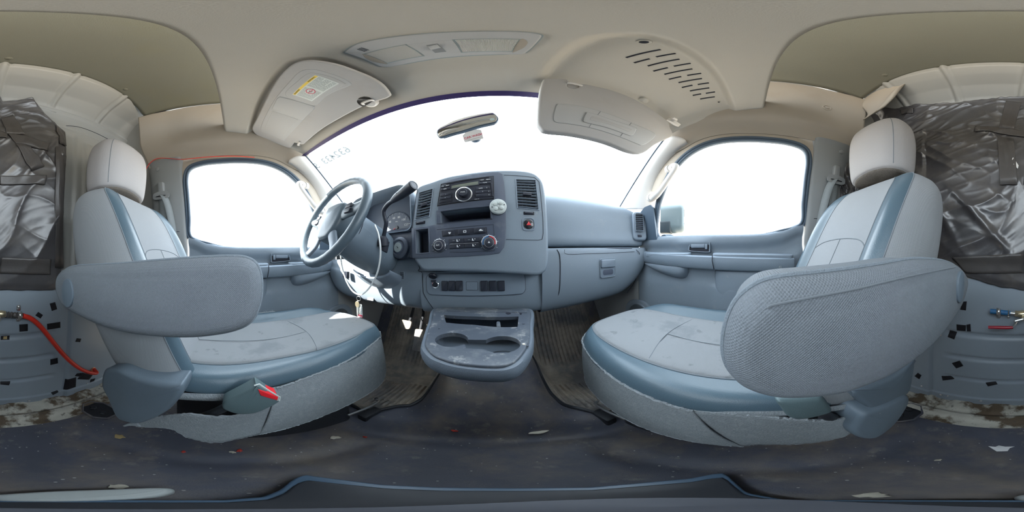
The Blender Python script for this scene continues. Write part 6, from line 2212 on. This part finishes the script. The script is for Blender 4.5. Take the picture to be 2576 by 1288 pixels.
sqs = [
    (KL, ((447, 155), (495, 142), (513, 205), (465, 222)), "square of black tape just behind the driver's armrest pivot"),
    (KL, ((343, 230), (385, 258), (363, 290), (317, 262)), 'small tilted black tape diamond above the start of the red hose'),
    (KL, ((172, 343), (249, 339), (249, 402), (175, 408)), "black tape square right under the red hose's pipe clamp"),
    (KL, ((422, 338), (541, 320), (542, 373), (424, 390)), "wide black tape oblong between the red hose and the driver's armrest"),
    (KL, ((8, 447), (87, 442), (85, 480), (5, 482)), 'black tape oblong with a worn orange middle on the upper pressed rib'),
    (KL, ((452, 657), (517, 643), (521, 692), (452, 708)), 'black tape square below the middle of the red hose on the middle rib'),
    (KL, ((690, 468), (730, 472), (720, 502), (677, 498)), "small black tape piece between the panel crease and the driver's seat back"),
    (KL, ((585, 832), (685, 818), (680, 905), (568, 927)), "large black tape square under the red hose's lower end across the panel crease"),
    (KL, ((740, 778), (835, 795), (800, 840), (695, 835)), "dark slanted tape patch touching the red hose's lower end"),
    (KL, ((672, 808), (690, 785), (735, 780), (715, 812)), 'small black tape corner between the large square and the slanted patch under the red hose'),
    (KL, ((460, 960), (515, 935), (528, 950), (475, 978)), "small slanted black tape strip at the panel's bottom edge below the red hose"),
    (KL, ((2, 856), (92, 853), (80, 890), (2, 882)), 'black tape oblong on the lowest rib nearest the red hose'),
    (KL, ((815, 838), (857, 828), (850, 855), (808, 865)), "tiny black tape scrap at the driver's end of the lower panel near a bolt"),
    (KR, ((505, 137), (545, 135), (537, 217), (485, 210)), "black tape square half hidden by the passenger's armrest pivot"),
    (KR, ((452, 342), (538, 350), (535, 402), (455, 397)), "larger of two touching black tape pieces beside the passenger's armrest"),
    (KR, ((541, 345), (578, 338), (582, 405), (546, 405)), "narrower of two touching black tape pieces beside the passenger's armrest"),
    (KR, ((393, 395), (458, 410), (432, 478), (373, 455)), "tilted black tape square across the upper rib's end behind the passenger's armrest"),
    (KR, ((410, 690), (480, 668), (513, 715), (450, 738)), 'black tape diamond on the middle rib below the red valve lever'),
    (KR, ((318, 806), (400, 805), (437, 830), (328, 847)), "long black tape piece on the lowest rib's end behind the passenger's seat"),
    (KR, ((715, 862), (805, 855), (823, 880), (735, 900)), 'black tape piece on the lowest rib below the valve'),
    (KR, ((105, 778), (138, 800), (118, 835), (75, 808)), "small black tape diamond between the panel crease and the passenger's seat"),
]
for K, q, lab_ in sqs:
    P = [on_bulk(*K(*c), .0) for c in q]
    nu = 8
    rows = []
    for i in range(nu):
        u = i / (nu - 1)
        rows.append([(lambda p: (p[0], bulk_pt(p[0], p[2]) + .0016, p[2]))((1 - u) * (1 - v) * P[0] + u * (1 - v) * P[1] + u * v * P[2] + (1 - u) * v * P[3]) for v in np.linspace(0, 1, nu)])
    o = gsurf('tape_square', np.array(rows), M['tape_sq'], None, False, .0008, 0)
    tag(o, lab_, 'tape', 'black tape squares on the lower bulkhead panel')
    if 'worn orange' in lab_:
        c = np.array(rows)[2:6, 1:7]
        gsurf('worn_middle', c + V3((0, .0009, 0)), M['wood_scrap'], o, False, .0004, 0)

# ---------------------------------------------------------------- hoses and valve on the bulkhead
YH = -.600
hp = [U(px, py, y=YH) for px, py in ((57, 794), (75, 800), (92, 812), (110, 831), (130, 856), (152, 883), (178, 910), (205, 929), (228, 938), (243, 938))]
hp.append(V3((hp[-1][0] - .012, -.640, hp[-1][2] + .006)))
hs = tube('hose', hp, .0105, M['red_hose'], None, 14, smooth_pts=70)
tag(hs, "bright red rubber hose running down the bulkhead to a hole behind the driver's seat", 'hose')
p = hp[-2]
lathe('hole_grommet', Fr((p[0] - .006, bulk_pt(p[0] - .006, p[2] + .004) + .002, p[2] + .004), (-1, 0, 0), (0, 0, 1)), [(.017, 0), (.017, .004), (.014, .006), (.012, .003)], M['copper'], hs, 20)
bh = tube('hose', [U(px, py, y=YH) for px, py in ((2491, 783), (2505, 784), (2532, 787), (2541, 788))], .0098, M['blue_hose'], None, 14, smooth_pts=16)
tag(bh, 'short blue rubber hose stub clamped to the bulkhead beside the valve', 'hose')
va = thing('ball_valve', U(2572, 790, y=YH), 'brass ball valve with a red lever joining the blue and red hoses', 'valve')


def vtube(nm, a, b, r_, m, par=va, n=18):
    pa, pb = U(*a, y=YH), U(*b, y=YH)
    return tube(nm, [pa, pb], r_, m, par, n)


vtube('hose_barb', (2536, 787), (2556, 789), .0068, M['steel'])
vtube('hex_nut', (2553, 789), (2564, 790), .0125, M['brass'], va, 6)
w0, w1 = U(2560, 790, y=YH), U(14, 790, y=YH)
tube('valve_body', [w0, w0 + (w1 - w0) * .25, w0 + (w1 - w0) * .5, w0 + (w1 - w0) * .75, w1], [.0115, .0145, .0155, .0145, .0115], M['brass'], va, 20, smooth_pts=20)
tube('hex_nut', [w0 + (w1 - w0) * .80, w1], .0135, M['brass'], va, 6)
st0 = w0 + (w1 - w0) * .42
tube('valve_stem', [st0, st0 + V3((0, .020, -.012))], .006, M['brass'], va, 12)
b0 = st0 + V3((0, .022, -.012))
b1, b2, b3 = U(2556, 810, y=YH + .026), U(2547, 824, y=YH + .028), U(2486, 823, y=YH + .030)
rows = []
L_ = cr(np.array([b0, b1 + V3((.004, 0, .004)), b1, b2, b2 + (b3 - b2) * .2]), 24)
tube('lever', L_, .0046, M['steel'], va, 8)
tube('lever_grip', [b2 + (b3 - b2) * -.02, b2 + (b3 - b2) * .5, b3], [.0058, .0066, .0058], M['red_grip'], va, 12, smooth_pts=12)
lathe('lever_nut', Fr(b0, (1, 0, 0), (0, 0, 1)), [(.008, -.003), (.008, .004), (.005, .007), (0, .007)], M['steel'], va, 6)
# wrapped joint to the red hose
a, b = U(12, 791, y=YH), U(44, 793, y=YH)
wr = tube('wrapped_joint', [a + (b - a) * t for t in np.linspace(0, 1, 12)], [.0118 + .0018 * math.sin(k * 2.4) for k in range(12)], M['tape'], va, 16)


def bracket(px, py, lugs, lab_):
    c = U(px, py, y=YH)
    t = thing('pipe_clamp', (c[0], YH, c[2]), lab_, 'clamp')
    ro = .0135
    rows = []
    for k in range(26):
        a = -.25 + (math.pi + .5) * k / 25
        rows.append([(c[0] + dx, YH + ro * math.sin(a), c[2] + ro * math.cos(a)) for dx in (-.0075, 0, .0075)])
    gsurf('clamp_band', np.array(rows), M['steel'], t, False, .0018, 0)
    for s_ in lugs:
        z = c[2] + s_ * .024
        yb = bulk_pt(c[0], z)
        f = Fr((c[0], yb + .003, z), (-1, 0, 0), (0, 0, 1))
        plate('clamp_lug', f, rrect(.016, .026, .007), -.003, .0015, M['steel'], t, .0006)
        lathe('screw', f.at(0, .003 * s_, .0015), [(.0055, 0), (.005, .003), (.003, .004), (0, .0035)], M['steel'], t, 14)
    return t


bracket(50, 793, (1, -1), 'shiny steel pipe clamp holding the start of the red hose')
bracket(2512, 784, (-1,), 'shiny steel pipe clamp holding the blue hose stub')
c = U(2537, 788, y=YH)
wc_ = thing('hose_clamp', c, 'thin worm-drive hose clamp on the blue hose end next to the valve', 'clamp')
tube('clamp_band', [(c[0], YH + .0112 * math.sin(a), c[2] + .0112 * math.cos(a)) for a in np.linspace(0, 2 * math.pi, 28, endpoint=False)], .0028, M['steel'], wc_, 6, closed=True)
box('worm_screw', Fr((c[0], YH + .006, c[2] - .013), (1, 0, 0), (0, 0, 1)), .008, .010, .012, M['steel'], wc_, .002)
# bright copper rivets at the passenger's end
for px, py, lab_ in ((2364, 841, "copper-coloured rivet on the panel beside the passenger's armrest"), (2289, 950, "copper-coloured pipe stub low on the panel behind the passenger's seat")):
    p = on_bulk(px, py)
    tag(lathe('copper_rivet', Fr((p[0], bulk_pt(p[0], p[2]) + .0005, p[2]), (-1, 0, 0), (0, 0, 1)), [(.008, 0), (.0075, .005), (.004, .008), (0, .008)], M['copper'], None, 16), lab_, 'rivet')

# ---------------------------------------------------------------- thin red wire along the driver's door top
pts = [U(px, py, x=x) for px, py, x in ((364, 436, -.680), (368, 425, -.678), (376, 412, -.678), (388, 402, -.676), (402, 398, -.678))]
for px, py in ((430, 399), (455, 401), (480, 399), (520, 395), (560, 393), (600, 393), (640, 396)):
    pts.append(U(px, py, x=-.686))
tag(tube('wire', pts, .0022, M['red_hose'], None, 6, smooth_pts=60), "thin red wire tucked along the trim above the driver's window", 'wire')

# ---------------------------------------------------------------- door mirror outside the passenger's window
M['arm'] = mat('mirror_arm_plastic', (.02, .032, .042), .5)
dm = thing('door_mirror', (1.02, .50, .86), "pale towing door mirror outside the passenger's window", 'door mirror')
c = U(1722, 552, x=1.08)
f = Fr(c, (1, .22, 0), (0, 0, 1))
plate('mirror_shell', f, rrect(.19, .20, .05), -.14, .012, M['outer_white'], dm, .03, 6)
plate('mirror_glass', f.at(0, .01), rrect(.15, .15, .03), .0, .0135, M['mirror'], dm, .001)
f2 = Fr(U(1683, 572, x=1.0), (1, .22, 0), (0, 0, 1))
plate('mirror_arm', f2, rrect(.075, .085, .015), -.05, .02, M['arm'], dm, .01)
tube('arm_tube', [(1.07, .50, .90), (.95, .47, .90), (.85, .46, .89)], .02, M['seal'], dm, 12)

# ---------------------------------------------------------------- camera stand on the floor, straight below
sd = thing('camera_stand', (.05, .02, 0), 'low dark stand with a blue-grey rim standing on the floor between the seats', 'stand')
_sp = [(0, 1258), (560, 1258), (660, 1250), (705, 1232), (735, 1206), (765, 1194), (830, 1203), (960, 1219), (1100, 1226), (1290, 1228), (1480, 1226), (1620, 1214), (1740, 1203), (1795, 1192), (1825, 1190), (1845, 1210), (1880, 1240), (1980, 1258), (2576, 1258)]
ol = [U(px, float(np.interp(px, [a for a, b in _sp], [b for a, b in _sp])), z=.030) for px in range(0, 2576, 14)]
o2 = ccw([(p[0], p[1]) for p in ol])
oc = cen(o2)
fz = Fr((0, 0, 0), (1, 0, 0), (0, 1, 0))
hz_ = max(floor_h(.05, 0), floor_h(.05, .1)) + .004
plate('stand_base', fz, o2, .006, .030, M['stand_rim'], sd, .004, 4)
plate('stand_top', fz, [(.05 + (x - .05) * .86, y * .86) for x, y in o2], .02, .034, M['stand'], sd, .003)
oo = ccw(poly2([tuple(U(px, py, z=.02)[:2]) for px, py in ((0, 1245), (150, 1236), (330, 1230), (420, 1229), (440, 1238), (400, 1250), (250, 1260), (60, 1262), (2560, 1258))], 50))
dk = plate('polished_disc', fz, oo, .004, .040, M['puck'], sd, .008, 4)
lathe('stand_pole', Fr((.05, 0, 0), (1, 0, 0), (0, 1, 0)), [(.016, .02), (.012, .06), (.0085, .07), (.0085, .62), (.010, .63), (0, .631)], M['stand'], sd, 20)

# ---------------------------------------------------------------- litter on the floor
LG = None
scr = [(1140, 1061, .011, 'litter_red', 'small crumpled red scrap on the hump below the console'), (843, 1101, .016, 'litter_white', "curled pale scrap on the floor beside the driver's seat skirt"),
       (603, 1134, .011, 'litter_red', "red-brown crumb on the floor below the driver's belt buckle"), (585, 1138, .010, 'litter_white', "pale crumb beside the red-brown crumb below the driver's belt buckle"),
       (462, 1137, .008, 'litter_red', "tiny red scrap on the floor below the torn seat skirt"), (300, 1099, .020, 'wood_scrap', "tan sliver on the floor behind the driver's seat"),
       (2519, 1128, .030, 'card', "torn white paper scrap on the floor behind the passenger's seat"), (1358, 1075, .030, 'litter_white', 'long pale torn scrap on the hump in front of the passenger seat'),
       (296, 1224, .014, 'litter_white', 'pale scrap on the floor near the stand toward the bulkhead'), (2195, 1246, .016, 'litter_white', 'pale flattened scrap on the floor near the stand behind the passenger'),
       (2360, 1158, .008, 'litter_white', 'tiny pale fleck on the floor below the large torn white scrap'), (918, 1100, .007, 'litter_red', "tiny red crumb beside the curled pale scrap")]
random.seed(11)
for px, py, r_, m_, lab_ in scr:
    z = .01
    for _ in range(6):
        p = U(px, py, z=z); z = max(0, floor_h(p[0], p[1])) if abs(p[0]) < .84 and p[1] > -.52 else .01
    f = Fr((p[0], p[1], z + .001), (math.cos(px), math.sin(px), 0), (-math.sin(px), math.cos(px), 0))
    n_ = 14
    if 'long pale' in lab_:
        f = Fr((p[0], p[1], z + .001), (1, .15, .0), (-.15, 1, 0.05))
        o_ = [(r_ * 1.1 * math.cos(t), r_ * (.28 + .10 * math.sin(3 * t)) * math.sin(t)) for t in np.linspace(0, 2 * math.pi, 26, endpoint=False)]
    elif 'torn white paper' in lab_:
        f = Fr((p[0], p[1], z + .001), (-1, -.1, 0), (.1, -1, 0))
        o_ = [(-.030, .014), (-.012, -.020), (.012, -.020), (.020, .0), (.032, .008), (.010, .010), (-.005, .018), (-.014, .010)]
        o_ = ccw([(x * .9, y * .9) for x, y in o_])
    else:
        o_ = [(r_ * random.uniform(.55, 1.1) * math.cos(t), r_ * random.uniform(.35, .7) * math.sin(t)) for t in np.linspace(0, 2 * math.pi, n_, endpoint=False)]
    o = plate('floor_scrap', f, o_, .0, .0035 if r_ > .012 else .006, M[m_], None, .001, 2, dome=.002)
    tag(o, lab_, 'scrap')
